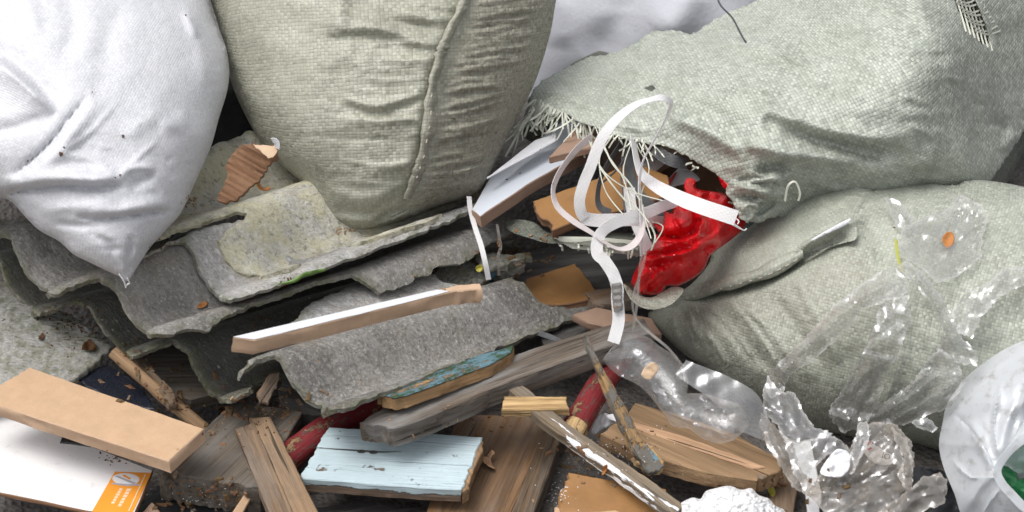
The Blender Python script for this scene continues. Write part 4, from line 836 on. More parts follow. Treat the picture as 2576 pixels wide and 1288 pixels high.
# seamed green sack
so_ = [(500, -160), (524, -20), (545, 50), (560, 110), (578, 190), (592, 235), (622, 300), (655, 355), (700, 408), (738, 440), (758, 460), (774, 490), (798, 525), (842, 562), (885, 582), (940, 577), (1000, 560), (1075, 532), (1130, 512), (1180, 500), (1210, 486), (1225, 455), (1246, 410), (1290, 318), (1338, 225), (1372, 130), (1394, 30), (1400, -100), (1320, -340), (960, -430), (620, -330)]
SS = [([(1170, -20), (1140, 60), (1116, 120), (1088, 205), (1072, 330), (1048, 440), (1018, 505)], 16, -.012), ([(1185, 0), (1150, 80), (1125, 150), (1100, 230), (1090, 330), (1065, 440)], 26, .010, 's'),
      ([(860, -40), (848, 60), (842, 95)], 26, .012), ([(842, 98), (900, 92), (1000, 105), (1095, 135)], 16, -.006), ([(850, 75), (930, 70), (1010, 88), (1095, 118)], 14, .008), ([(700, 60), (800, 90), (845, 150)], 50, -.006),
      ([(860, 262), (940, 285), (1030, 262), (1070, 245)], 11, -.006), ([(860, 245), (940, 266), (1030, 245), (1072, 228)], 11, .007), ([(850, 300), (950, 305), (1060, 300)], 14, .005), ([(900, 440), (1000, 420), (1050, 400)], 14, .005), ([(820, 470), (900, 500), (1000, 480)], 18, .007), ([(840, 520), (920, 535), (990, 515)], 12, -.006), ([(820, 545), (900, 555), (960, 548)], 9, .005),
      ([(640, 200), (740, 330), (800, 440)], 45, .006), ([(590, 60), (640, 220), (740, 380)], 50, -.004), ([(1000, 20), (1080, 45), (1150, 50)], 10, .006), ([(960, 45), (1060, 65), (1120, 80)], 9, -.006), ([(1020, 0), (1100, 15), (1160, 15)], 9, .005),
      ([(940, 560), (980, 535), (1030, 520)], 8, -.010), ([(960, 570), (1010, 545), (1060, 530)], 7, .006)]
for k in range(26):                                  # gathers to the right of the seam
    f = k / 25; v0 = 10 + 470 * f; u0 = 1165 - 130 * f + (20 if f < .3 else 0); u1 = u0 + rs.uniform(110, 210); a = rs.uniform(.1, .3)
    SS.append(([(u0 + 8, v0), ((u0 + u1) / 2, v0 - 10 - 30 * a + rs.uniform(-6, 10)), (u1, v0 - (u1 - u0) * a)], rs.uniform(5, 8.5), rs.uniform(.004, .0075)))
    SS.append(([(u0 + 8, v0 + 10), ((u0 + u1) / 2, v0 - 20 * a + rs.uniform(-4, 8)), (u1, v0 + 8 - (u1 - u0) * a)], rs.uniform(4, 7), -rs.uniform(.003, .0065)))
for k in range(30):                                  # gathers to the left of the seam
    f = rs.uniform(0, 1); v0 = 20 + 470 * f; u1 = 1150 - 125 * f; u0 = u1 - rs.uniform(90, 330); b_ = rs.uniform(-12, 16)
    SS.append(([(u0, v0 + rs.uniform(-16, 10)), ((u0 + u1) / 2, v0 + b_), (u1, v0)], rs.uniform(4, 9), rs.uniform(-.004, .005), 'c'))
def seam_dirt(u, v):
    s = np.interp(v, [0, 120, 200, 330, 450, 520], [1175, 1122, 1092, 1077, 1046, 1020]); return np.clip((u - s) / 60 + .15, 0, 1) * np.clip((u - s) / 8, 0, 1) * .85 + np.clip((v - 520) / 60, 0, 1) * .12
SS = [(a_[0], a_[1], a_[2] * 1.0, *a_[3:]) for a_ in SS]
GS, DG = pillow('green_sack', so_, M_W2, 2.435, .20, tilt=(0, -.00018), ref=(950, 250), S=SS, seed=62, rot=3, noise=((150, .004), (28, .0010)), attr=seam_dirt, label='tall sage green woven sack with a sewn vertical seam', cat='sack')
# raised sewn seam, its thread, and the folded bottom tuck
sl_ = smooth_poly([(1178, -40), (1160, 20), (1130, 75), (1112, 118), (1104, 130), (1100, 150), (1088, 200), (1080, 245), (1078, 300), (1070, 340), (1062, 390), (1050, 425), (1040, 455), (1020, 500)], False, 5)
Pv = []; Fv = []; Gv = []
wv = 13 + 6 * vn(np.arange(len(sl_)) * .45, np.zeros(len(sl_)), 5); off = 5 * vn(np.arange(len(sl_)) * .6, np.zeros(len(sl_)) + 9, 6)
for i, (u, v) in enumerate(sl_):
    dS = float(DG(u + 6, v)[0])
    for k, (du, dz) in enumerate([(-.9, -.003), (-.75, -.017), (-.1, -.020), (.6, -.016), (1.1, -.010), (1.4, -.001)]):
        Pv.append(cp(u + du * wv[i] + off[i] * (.7 if k < 4 else .3), v + (2 if k == 1 else 0) * vn(np.array([i * .9]), np.array([3.]), 4)[0], dS + dz)); Gv.append((du * .006, i * .0045, 0))
    if i:
        for k in range(5): a_ = (i - 1) * 6 + k; Fv.append((a_, a_ + 1, a_ + 7, a_ + 6))
build('seam', np.array(Pv), Fv, M_W2, np.array(Gv) + [.3, 0, 0], ed=np.full(len(Pv), .45), parent=GS, sharp=None)
for i in range(34, len(sl_) - 4, 4):
    u, v = sl_[i]; u1, v1 = sl_[i + 1]; dS = float(DG(u + 6, v)[0]) - .0185
    tube('stitch', [(u + 6, v, dS), (u1 + 5, v1, dS)], .0009, M_THREAD, parent=GS, sides=5)
shell('folded_tuck', [(955, 560), (985, 520), (1012, 500), (1050, 515), (1085, 528), (1040, 542), (1000, 552)], M_W2, lambda u, v: DG(u, v) + .004, S=[([(975, 555), (1040, 525)], 7, .012), ([(985, 540), (1030, 512)], 5, -.010), ([(1000, 550), (1080, 530)], 4, .008)], sp=4, noise=((15, .003),), parent=GS, attr=lambda u, v: 0 * u + .5)

# torn sack: open mouth, frayed edge, a hole and loose tapes
to_ = [(1300, 335), (1318, 300), (1332, 245), (1362, 205), (1410, 178), (1480, 145), (1540, 134), (1592, 112), (1640, 80), (1700, 78), (1742, 84), (1800, 48), (1880, 10), (1960, -30), (2080, -160), (2300, -240), (2520, -200), (2640, -120), (2680, 60), (2640, 230), (2575, 330), (2530, 400), (2480, 470), (2420, 530), (2250, 560), (2080, 560), (1960, 545), (1905, 560), (1872, 548), (1850, 500), (1828, 468), (1790, 432), (1735, 400), (1690, 374), (1640, 362), (1565, 350), (1500, 322), (1450, 305), (1418, 285), (1388, 292), (1362, 282), (1345, 298), (1325, 318)]
TT = TPS([(1300, 335, 2.46), (1330, 250, 2.47), (1410, 178, 2.53), (1400, 260, 2.43), (1500, 318, 2.36), (1600, 345, 2.34), (1735, 398, 2.325), (1790, 430, 2.32), (1850, 500, 2.31), (1880, 548, 2.31), (1480, 145, 2.55), (1640, 80, 2.55), (1700, 200, 2.385), (1560, 220, 2.42), (1900, 110, 2.42), (1800, 300, 2.305), (2000, 250, 2.30), (1960, 420, 2.27), (2060, 540, 2.37), (2200, 150, 2.30), (2300, 320, 2.275), (2250, -60, 2.42), (1880, 10, 2.57), (2380, 150, 2.325), (2430, 300, 2.40), (2450, 440, 2.42), (2520, 380, 2.52), (2600, 200, 2.62), (2520, 80, 2.53), (2650, -50, 2.72), (2420, 20, 2.42), (2260, 450, 2.32), (2400, 540, 2.48), (2080, -160, 2.62), (2300, -240, 2.62), (1742, 84, 2.54)])
ST = [([(1920, 300), (2010, 335), (2080, 360), (2180, 380), (2290, 378)], 26, -.020), ([(1900, 270), (2000, 305), (2100, 335), (2200, 352), (2280, 362)], 20, .010), ([(1850, 330), (1950, 378), (2060, 392), (2180, 400)], 22, .012), ([(1700, 250), (1800, 290), (1900, 345)], 26, -.010), ([(1680, 290), (1780, 330), (1880, 400)], 18, .008),
      ([(1640, 82), (1740, 92), (1840, 105), (1930, 112), (2000, 150), (2080, 190)], 14, .007), ([(1740, 74), (1850, 82), (1940, 95)], 16, -.012), ([(1930, 120), (2040, 190), (2160, 250)], 24, -.007), ([(2000, 60), (2150, 70), (2250, 120)], 30, .005), ([(1840, 30), (1960, 10), (2080, 0)], 14, -.005),
      ([(1480, 170), (1560, 215), (1640, 230)], 14, .006), ([(1400, 215), (1500, 245), (1600, 285)], 14, -.007), ([(1390, 235), (1480, 262), (1580, 300)], 10, .006), ([(1560, 150), (1640, 180), (1740, 190)], 18, .005), ([(1350, 230), (1430, 232), (1520, 245)], 9, .006), ([(1450, 285), (1540, 310), (1640, 330)], 9, .004),
      ([(1900, 440), (1950, 420), (1990, 430)], 14, -.016), ([(1860, 470), (1900, 455), (1950, 450), (1975, 480)], 12, .014), ([(1880, 520), (1920, 500), (1950, 490)], 10, .010), ([(1900, 540), (1930, 520), (1955, 505)], 8, -.010), ([(2280, 420), (2340, 400), (2330, 360)], 16, .008),
      ([(2380, 60), (2400, 200), (2420, 330), (2440, 450)], 22, .008), ([(2420, 120), (2450, 260), (2470, 420)], 16, -.008), ([(2520, 380), (2560, 330)], 12, .008), ([(2480, 300), (2540, 330)], 20, -.008), ([(2300, -40), (2340, 60), (2380, 140)], 26, .006)]
for k in range(46):
    u = rs.uniform(1400, 2420); v = rs.uniform(60, 470); a = rs.uniform(.0, .75); L = rs.uniform(50, 170); SX = (rs.uniform(7, 16), rs.uniform(-.0035, .0038)); ST.append(([(u, v), (u + L * math.cos(a) * .5, v + L * math.sin(a) * .5 + rs.uniform(-8, 8)), (u + L * math.cos(a), v + L * math.sin(a))], *SX))
HOLE = [(2396, -20), (2420, -8), (2448, -10), (2462, 20), (2478, 60), (2492, 108), (2470, 112), (2452, 84), (2428, 58), (2410, 25)]
HOLE2 = [(1620, 222), (1640, 214), (1650, 222), (1640, 230)]
ST = [(a_[0], a_[1], a_[2] * 1.5, *a_[3:]) for a_ in ST]
TSK = shell('torn_sack', to_, M_W3, TT, S=ST, sp=6, holes=[np.array(HOLE, float), np.array(HOLE2, float)], noise=((110, .0045), (22, .0011)), rot=27, seed=63, jag=3.0, thick=.0014, label='torn pale green woven sack spilling boards and straps from its frayed mouth', cat='sack')
# back half of the torn sack, so that it has a hollow inside
shell('sack_back', [(1310, 330), (1410, 178), (1640, 80), (1880, 10), (2080, -160), (2300, -240), (2520, -200), (2680, 60), (2600, 330), (2480, 520), (2250, 620), (1980, 640), (1800, 600), (1600, 480), (1450, 400)], m_weave('shaded_weave', (.16, .165, .135), (.12, .125, .10)), lambda u, v: TT(u, v) + .03 + .34 * np.clip(1 - ((u - 2000) / 720) ** 2, 0, 1) * np.clip(1 - ((v - 180) / 460) ** 2, 0, 1), sp=22, parent=TSK, label='shaded back cloth of the torn sack')  # shade of the hollow is painted in: a darker copy of the weave
def tapes(n, P0, P1, L, spread, D, par, seed, name='loose_tape', w=.0036, mat=M_TAPE, lift=.006):
    rr = np.random.RandomState(seed)
    for k in range(n):
        f = rr.uniform(0, 1); q = np.array(P0) + (np.array(P1) - np.array(P0)) * f + rr.uniform(-4, 4, 2); a = math.radians(rr.uniform(*spread)); ln = rr.uniform(*L); u, v = q
        d = float(D(np.array([u]), np.array([v]))[0]) - lift; p = [(u, v, d, rr.uniform(-20, 20))]; b = rr.uniform(-.5, .5)
        for j in (1, 2, 3): a += b * .5; u += math.cos(a) * ln / 3; v += math.sin(a) * ln / 3; p.append((u, v, d - .003 * j * rr.uniform(-.4, 1.2), rr.uniform(-50, 50)))
        ribbon(name, p, w * rr.uniform(.6, 1.15), mat, n=3, cols=1, thick=.0003, parent=par, seed=k)
tapes(26, (1345, 250), (1420, 285), (30, 85), (70, 130), TT, TSK, 1, w=.0026); tapes(20, (1420, 285), (1520, 325), (30, 95), (50, 140), TT, TSK, 2, w=.0026); tapes(18, (1520, 330), (1660, 365), (16, 60), (10, 160), TT, TSK, 3, w=.0024); tapes(5, (1690, 380), (1760, 420), (8, 22), (130, 190), TT, TSK, 4, w=.0022); tapes(18, (1310, 320), (1345, 270), (40, 90), (85, 135), TT, TSK, 5, w=.0026); tapes(10, (1850, 500), (1880, 545), (8, 24), (120, 200), TT, TSK, 6, w=.0024)
for k in range(9):
    f = k / 8; ua = 2398 + 62 * f; va = -14 + 95 * f; ribbon('loose_tape', [(ua - 8, va - 4, float(TT(ua - 8, va)) - .001), (ua + 25, va + 6 + 4 * (k % 2), float(TT(ua + 25, va)) + .004), (ua + 56, va - 4, float(TT(ua + 56, va)) - .002)], .0024, M_TAPE, n=3, cols=1, parent=TSK)
    if k < 7: u0 = 2412 + 11 * k; ribbon('loose_tape', [(u0 - 12, -20 + 6 * k, float(TT(u0, -15)) - .002), (u0 + 4, 30 + 8 * k, float(TT(u0, 30)) + .003), (u0 + 18, 80 + 8 * k, float(TT(u0 + 10, 90)) - .002)], .0022, M_TAPE, n=3, cols=1, parent=TSK)
shell('gathered_corner', [(p_[0] * .3662 + 1541, p_[1] * .3662 + 314) for p_ in [(795, 400), (860, 360), (950, 322), (1010, 340), (1080, 385), (1150, 415), (1192, 465), (1120, 500), (1040, 535), (985, 590), (955, 650), (930, 678), (890, 650), (850, 600), (830, 540), (785, 470)]], M_W3, lambda u, v: TT(u, v) - .022 + .00010 * (u - 1880), S=[([(1850, 470), (1895, 478), (1950, 495)], 10, .014), ([(1855, 500), (1895, 500), (1930, 515)], 7, -.012), ([(1840, 455), (1890, 450), (1940, 470)], 7, -.010), ([(1865, 530), (1885, 515), (1915, 520)], 6, .008)], sp=4.5, noise=((20, .003),), rot=8, jag=3, parent=TSK, seed=77)
# lower lip of the torn mouth, frayed
LIP = TPS([(1270, 575, 2.35), (1340, 560, 2.335), (1400, 600, 2.325), (1500, 600, 2.32), (1600, 610, 2.315), (1680, 640, 2.33), (1500, 560, 2.40), (1300, 540, 2.38)])
shell('mouth_lip', [(1268, 562), (1300, 552), (1345, 560), (1380, 585), (1450, 590), (1560, 585), (1680, 600), (1700, 650), (1600, 632), (1500, 622), (1430, 612), (1380, 612), (1330, 598), (1290, 585)], m_weave('shaded_lip_weave', (.17, .18, .15), (.12, .13, .105), pitch=9, dirt=.4, contrast=.22), LIP, S=[([(1300, 575), (1400, 600), (1550, 605)], 7, .006)], sp=5, noise=((18, .003),), parent=TSK, rot=30)  # weave colour darkened to carry the shade on the lip
tapes(18, (1400, 608), (1660, 630), (12, 36), (50, 130), LIP, TSK, 9, lift=.003)
for k in range(9): ribbon('loose_tape', [(1390 + 6 * k, 598 + 3 * k, 2.315), (1500 + 4 * k, 600 + 4 * k, 2.305), (1640, 612 + 4 * k, 2.305)], .0032, M_TAPE, n=4, cols=1, parent=TSK)
ribbon('loose_tape', [(1975, 505, 2.24, 20), (1982, 468, 2.23), (2000, 458, 2.23, 30), (2012, 485, 2.235), (2008, 505, 2.24)], .0026, M_TAPE, parent=TSK)

# lower green sack
lo_ = [(1962, 500), (2010, 470), (2060, 448), (2130, 432), (2200, 438), (2280, 446), (2352, 456), (2400, 462), (2432, 453), (2490, 455), (2576, 470), (2800, 520), (2930, 760), (2880, 1080), (2700, 1240), (2480, 1180), (2300, 1120), (2180, 1110), (2060, 1085), (1960, 1045), (1895, 1012), (1830, 980), (1780, 930), (1722, 892), (1672, 846), (1630, 798), (1650, 770), (1700, 745), (1742, 712), (1782, 665), (1795, 628), (1830, 602), (1880, 575), (1920, 540)]
SL = [([(1700, 765), (1735, 815), (1760, 880)], 6, -.007, 'c'), ([(1715, 765), (1780, 840), (1840, 930)], 7, .006, 'c'), ([(1690, 770), (1700, 830), (1720, 880)], 7, .007, 'c'), ([(1760, 765), (1830, 830), (1900, 930)], 7, -.006, 'c'), ([(1820, 745), (1900, 830), (1985, 960)], 7, .006, 'c'), ([(2150, 545), (2190, 500), (2200, 450)], 10, -.006, 'c'), ([(2010, 600), (1960, 600), (1890, 630)], 9, .006, 'c'), ([(2060, 565), (2070, 520), (2060, 470)], 12, .006, 'c'), ([(1690, 762), (1760, 745), (1850, 722), (1920, 700), (2000, 662), (2080, 620), (2150, 575)], 16, -.022), ([(1700, 735), (1800, 708), (1900, 680), (2000, 635)], 16, .010), ([(1745, 765), (1748, 800), (1765, 850)], 10, .012, 's'), ([(2010, 600), (2080, 570), (2150, 545), (2180, 560)], 18, .008), ([(2150, 560), (2210, 600), (2240, 680)], 30, -.010), ([(2000, 520), (1940, 590), (1870, 650)], 40, -.005), ([(2180, 440), (2140, 500), (2060, 560)], 40, .006),
      ([(1800, 760), (1880, 860), (1960, 960)], 16, -.005), ([(1860, 740), (1950, 850), (2010, 930)], 16, .005), ([(1930, 730), (2000, 820), (2080, 940)], 18, -.006), ([(2000, 700), (2060, 800), (2120, 920)], 18, .005), ([(2240, 900), (2180, 1000), (2150, 1080)], 18, -.008), ([(2270, 880), (2230, 1000), (2200, 1090)], 16, .007), ([(2400, 860), (2340, 980), (2300, 1080)], 24, -.008), ([(2480, 800), (2420, 860)], 30, .006), ([(2300, 520), (2420, 560), (2560, 590)], 40, -.008), ([(2260, 470), (2400, 500), (2560, 520)], 34, .006)]
for k in range(26):
    u = rs.uniform(1780, 2450); v = rs.uniform(760, 1020); L = rs.uniform(60, 160); a = rs.uniform(.6, 1.3) if u < 2150 else rs.uniform(1.4, 2.2); SL.append(([(u, v), (u + L * math.cos(a), v + L * math.sin(a))], rs.uniform(6, 13), rs.uniform(-.0035, .0035)))
def lo_dirt_shade(u, v): return np.clip((v - np.interp(u, [1700, 1850, 2000, 2150, 2300], [760, 725, 668, 590, 760])) / 40, 0, 1) * np.clip(.55 - (v - 760) / 800, .05, .55) * np.clip((2330 - u) / 150, 0, 1)  # dirt plus painted shade under the hem, fading downwards
SL = [(a_[0], a_[1], a_[2] * 1.4, *a_[3:]) for a_ in SL]
LS, DL = pillow('lower_sack', lo_, M_W4, 2.395, .23, tilt=(-.00002, -.00012), ref=(2150, 750), S=SL, seed=64, rot=-14, noise=((140, .004), (30, .0009)), attr=lo_dirt_shade, label='sage green woven sack with a rolled hem, clear film draped over it', cat='sack')
# rolled hem and the folded end tab
hl = smooth_poly([(1672, 768), (1700, 752), (1745, 738), (1800, 722), (1860, 706), (1920, 688), (1975, 662), (2020, 636)], False, 5); Pv = []; Fv = []; Gv = []
for i, (u, v) in enumerate(hl):
    dS = float(DL(u, v - 14)[0]); w_ = 15 + 4 * vn(np.array([i * .5]), np.array([2.]), 8)[0]
    for k, (dv, dz) in enumerate([(-1.4, .003), (-1.1, -.010), (-.5, -.021), (.2, -.022), (.8, -.019), (1.1, -.010), (1.1, .014)]): Pv.append(cp(u + 2 * dv, v + dv * w_, dS + dz)); Gv.append((i * .005, dv * .007, 0))
    if i:
        for k in range(6): a_ = (i - 1) * 7 + k; Fv.append((a_, a_ + 1, a_ + 8, a_ + 7))
build('hem', np.array(Pv), Fv, M_W4, np.array(Gv), ed=np.full(len(Pv), .35), parent=LS, sharp=None)
for i in range(2, len(hl) - 2, 2): u, v = hl[i]; dS = float(DL(u, v - 14)[0]) - .0215; tube('stitch', [(u, v + 8, dS), (hl[i + 1][0], hl[i + 1][1] + 8, dS)], .0009, M_THREAD, parent=LS, sides=5)
shell('hem_tab', [(2004, 622), (2040, 598), (2090, 572), (2135, 545), (2152, 548), (2156, 598), (2120, 612), (2070, 626), (2015, 640)], M_W4, lambda u, v: DL(u, v) - .018, S=[([(2010, 622), (2080, 588), (2140, 556)], 8, .010), ([(2020, 632), (2150, 595)], 8, -.006)], sp=5, noise=((16, .002),), parent=LS, attr=lambda u, v: 0 * u + .08)
shell('hem_lining', [(2040, 604), (2075, 582), (2115, 560), (2140, 550), (2128, 566), (2085, 586), (2052, 602)], M_PAPER, lambda u, v: DL(u, v) - .031, sp=5, noise=((12, .002),), parent=LS)
# scoop-shaped lip that holds the red bag
LS2 = TPS([(1570, 722, 2.27), (1600, 755, 2.25), (1640, 765, 2.245), (1700, 745, 2.235), (1650, 735, 2.27), (1600, 735, 2.28)])
shell('sack_lip', [(1568, 716), (1582, 722), (1600, 738), (1640, 748), (1690, 722), (1720, 730), (1690, 765), (1650, 778), (1618, 775), (1588, 755)], M_W4, LS2, S=[([(1580, 735), (1640, 758), (1700, 742)], 6, .008)], sp=4, noise=((14, .002),), parent=LS, attr=lambda u, v: 0 * u + .55)

# sacks behind, and a black filler added in a gap
pillow('grey_sack', [(1330, 260), (1350, 120), (1380, -60), (1500, -220), (1800, -230), (1960, -120), (2000, 60), (1900, 230), (1700, 330), (1450, 340)], M_BACK, 2.90, .17, S=[([(1480, 150), (1560, 60), (1580, -40)], 45, -.014), ([(1660, 90), (1720, 30), (1740, -40)], 45, .016), ([(1420, -20), (1400, 120)], 30, .01)], sp=9, noise=((160, .006),), seed=65, label='greyish white fleecy sack lying behind the torn sack', cat='sack')
pillow('blue_grey_sack', [(2480, 560), (2500, 420), (2540, 300), (2600, 200), (2800, 180), (2950, 400), (2800, 640), (2600, 640)], M_W5, 2.83, .13, sp=12, seed=66, label='dark blue grey woven sack tucked in behind the torn sack', cat='sack')
pillow('black_gap_filler', [(380, 340), (480, 200), (560, 120), (660, 160), (780, 300), (740, 420), (560, 420)], M_DARK, 2.66, .06, sp=12, seed=67, label='black filler shape added in the dark gap between the white and green sacks', cat='sack')  # added dark body, closes the black gap between the two sacks

# ------------------------------------------------------------------ red bag, straps and cords spilling from the torn sack
def conv(pts, k, ox, oy): return [(p[0] * k + ox, p[1] * k + oy, *p[2:]) for p in pts]
c3 = lambda p: conv(p, .3662, 1541, 314)
r3 = lambda p: conv(p, .5, 1288, 0)
r7 = lambda p: conv(p, .5, 1288, 644)
r8 = lambda p: conv(p, .5, 1932, 644)
c4 = lambda p: conv(p, .3905, 1887, 377)
c1 = lambda p: conv(p, .3418, 377, 314)
c2 = lambda p: conv(p, .3418, 1132, 440)
TR = TPS([(1600, 725, .02), (1640, 640, 0), (1700, 600, -.02), (1740, 470, .03), (1850, 540, .09), (1800, 600, .02), (1700, 720, .03)])
pillow('red_bag', c3([(126, 1085), (160, 990), (190, 930), (225, 870), (275, 830), (290, 752), (340, 765), (310, 730), (278, 680), (300, 666), (345, 682), (355, 590), (408, 605), (425, 548), (495, 475), (488, 430), (512, 366), (572, 380), (568, 432), (640, 452), (770, 470), (800, 500), (860, 590), (918, 640), (912, 690), (870, 745), (760, 830), (670, 900), (640, 975), (580, 1040), (510, 1080), (440, 1110), (370, 1105), (335, 1160), (240, 1168), (180, 1155)]), M_RED_F, 2.262, .055, tps=TR, sp=4.5, pw=.5, smooth_n=2, seed=71, crum=((75, .012),), crease=(.0095, 28), sharp=18, noise=((60, .001),),
       S=[(c3([(300, 790), (460, 800), (570, 830)]), 6, .012), (c3([(290, 760), (420, 770), (470, 780), (560, 720), (590, 640)]), 9, -.022), (c3([(560, 830), (680, 780), (830, 640)]), 10, .010), (c3([(400, 960), (560, 930), (650, 880)]), 10, -.010), (c3([(420, 640), (470, 740), (500, 770)]), 7, -.012), (c3([(560, 560), (580, 660), (620, 640)]), 7, -.012), (c3([(230, 930), (330, 1000), (380, 1040)]), 8, .008), (c3([(520, 480), (600, 500), (760, 520)]), 8, -.012)],
       label='crumpled shiny red plastic bag between the torn sack and lower green sack', cat='plastic bag')
shell('red_scrap', c3([(724, 355), (740, 365), (795, 410), (790, 440), (760, 430)]), M_RED_F, lambda u, v: TT(u, v) - .006, sp=4, noise=((10, .003),), label='tiny red plastic corner peeping through the torn cloth', cat='plastic scrap')
shell('white_packet', c3([(370, 400), (420, 330), (480, 290), (560, 330), (600, 380), (520, 400), (440, 420), (390, 430)]), M_PAPER, lambda u, v: 2.40 + (v - 440) * -.0006 + 0 * u, sp=5, noise=((30, .005),), crum=((40, .004),), seed=72, label='white printed packet inside the mouth of the torn sack', cat='packet')
pk = bpy.data.objects['white_packet']
shell('red_patch', c3([(366, 405), (420, 335), (440, 330), (395, 410)]), M_INKR, lambda u, v: 2.394 + (v - 440) * -.0006 + 0 * u, sp=5, noise=((30, .005),), seed=72, parent=pk)
def text(name, body, u, v, d, size, ang, mat, parent):
    cu = bpy.data.curves.new(name, 'FONT'); cu.body = body; cu.size = size; cu.extrude = .0001; cu.resolution_u = 2; t = bpy.data.objects.new('tmp', cu); COL.objects.link(t); bpy.context.view_layer.update()
    me = bpy.data.meshes.new_from_object(t.evaluated_get(bpy.context.evaluated_depsgraph_get())); bpy.data.objects.remove(t)
    a = math.radians(ang); p0 = cp(u, v, d); V = [p0 + np.array([x.co.x * math.cos(a) - x.co.y * math.sin(a), x.co.x * math.sin(a) + x.co.y * math.cos(a), -x.co.z]) for x in me.vertices]
    F = [list(p.vertices) for p in me.polygons]; bpy.data.meshes.remove(me); return build(name, np.array(V), F, mat, np.array(V), parent=parent, smooth=False)
text('print_text', 'for the', 1718, 414, 2.372, .008, -28, M_INK, pk)
GS_ = 'packing straps tangled in the mouth of the torn sack'
def strap(pts, w, label, mat=M_STRAP, name='plastic_strap', cat='strap', **kw): return ribbon(name, pts, w, mat, label=label, cat=cat, group=GS_ if cat == 'strap' else None, **kw)
A1 = r3([(365, 1100, 2.20, -10), (345, 1060, 2.195, 0), (340, 1000, 2.19, 0), (362, 920, 2.185, 5), (395, 840, 2.18, 5), (432, 740, 2.175, 10), (480, 655, 2.17, 25), (550, 580, 2.165, 40), (630, 525, 2.165, 55), (710, 500, 2.17, 60), (765, 497, 2.18, 45), (795, 522, 2.195, 55), (785, 570, 2.205, 72), (750, 640, 2.21, 78), (700, 730, 2.21, 80), (662, 800, 2.21, 80), (645, 860, 2.21, 75), (640, 940, 2.21, 72), (648, 1040, 2.205, 68), (655, 1130, 2.20, 60), (650, 1200, 2.20, 72), (648, 1290, 2.20, 76)])
strap(A1, .0135, 'white strap making the tallest loop over the torn sack mouth', n=6)
strap(r3([(352, 1095, 2.202, 0), (420, 1108, 2.206, 0), (520, 1107, 2.21, 0), (620, 1104, 2.22, 0), (690, 1110, 2.235, 0), (770, 1125, 2.28, 0)]), .0160, 'white strap lying level behind the red bag at the foot of the tall loop', n=5)
B1 = r3([(830, 1012, 2.235, 25), (770, 1032, 2.225, 25), (690, 1065, 2.21, 20), (600, 1093, 2.195, 10), (520, 1120, 2.185, 15), (458, 1160, 2.175, 25), (430, 1215, 2.17, 10), (430, 1275, 2.168, 0)]) + r7([(462, 20, 2.168, 10), (500, 75, 2.168, 0), (516, 110, 2.168, 10), (530, 160, 2.168, 0), (530, 220, 2.166, 0), (536, 290, 2.165, 5), (534, 340, 2.164, 0), (520, 400, 2.163, -5), (508, 440, 2.162, 0)])
bs = strap(B1, .0148, 'white strap with a steel crimp clasp and frayed end hanging below the red bag', n=6, fray=.012, cols=6)
bk = board('metal_clasp', r7([(500, 140), (546, 130), (552, 158), (549, 175), (556, 195), (551, 218), (558, 240), (556, 270), (520, 282), (513, 280), (508, 240), (504, 190)]), M_STEEL, 2.160, .004, n=nrm([0, .2, -1]), gpx=r7([(520, 140), (532, 270)]), rough=.0006, sp=.003, groove=lambda p: .0012 * np.sin(p[:, 0] / .0085 * 2 * math.pi), seed=73, parent=bs)
board('rust_spot', r7([(507, 252), (514, 250), (516, 262), (509, 264)]), M_RUST, 2.1572, .0004, n=nrm([0, .2, -1]), bev=.0001, parent=bs)
strap(r3([(398, 690, 2.30, 30), (330, 745, 2.27, 45), (265, 825, 2.24, 55), (222, 900, 2.215, 55), (206, 965, 2.20, 60), (228, 1040, 2.19, 50), (300, 1108, 2.18, 48), (400, 1172, 2.175, 60), (470, 1222, 2.17, 72), (540, 1254, 2.17, 66), (600, 1240, 2.175, 45), (645, 1185, 2.185, 50), (660, 1110, 2.20, 60), (655, 1040, 2.21, 70)]), .0105, 'white strap curling in a wide low loop over the brown hardboard offcut', mat=M_STRAP3, n=6)
strap(r3([(610, 705, 2.30, 62), (618, 760, 2.28, 62), (636, 830, 2.255, 58), (670, 890, 2.235, 40), (740, 945, 2.21, 28), (850, 1000, 2.185, 12), (960, 1042, 2.17, 2), (1060, 1075, 2.162, 0), (1128, 1098, 2.16, 0)]), .0185, 'white embossed strap pointing across the red bag with a cut frayed end', n=7, cols=5)
dS = bpy.data.objects.get('plastic_strap.004')
for p in ([(1090, 1105, 2.162), (1130, 1135, 2.163), (1165, 1158, 2.166), (1180, 1150, 2.17)], [(1060, 1098, 2.163), (1110, 1130, 2.163), (1150, 1152, 2.165)], [(1110, 1090, 2.161), (1140, 1110, 2.16), (1135, 1128, 2.16)]): tube('loose_fibre', r3(p), .0009, M_STRAP, parent=dS, sides=5)
strap(r3([(590, 945, 2.30, 0), (596, 1030, 2.27, 0), (620, 1110, 2.255, 5), (655, 1190, 2.245, 0), (690, 1275, 2.25, 0)]), .0145, 'white strap hanging straight down beside the red bag behind the others', n=5)
strap(r3([(585, 945, 2.34, 0), (650, 878, 2.36, 0), (770, 778, 2.40, 0)]), .0185, 'flat off white strap slanting deep inside the torn sack mouth', mat=M_STRAP3, n=4)
strap(r3([(602, 730, 2.37, 25), (590, 800, 2.345, 30), (594, 880, 2.32, 25), (625, 960, 2.30, 20), (690, 1030, 2.29, 15), (770, 1092, 2.29, 10)]), .0145, 'dark grey strap curving down behind the white straps', mat=M_STRAP2, n=6)
strap(r3([(715, 745, 2.34, 0), (760, 785, 2.335, 0), (820, 812, 2.33, 0), (880, 820, 2.34, 0)]), .016, 'dark grey strap under the lip of the torn sack', mat=M_STRAP2, n=5)
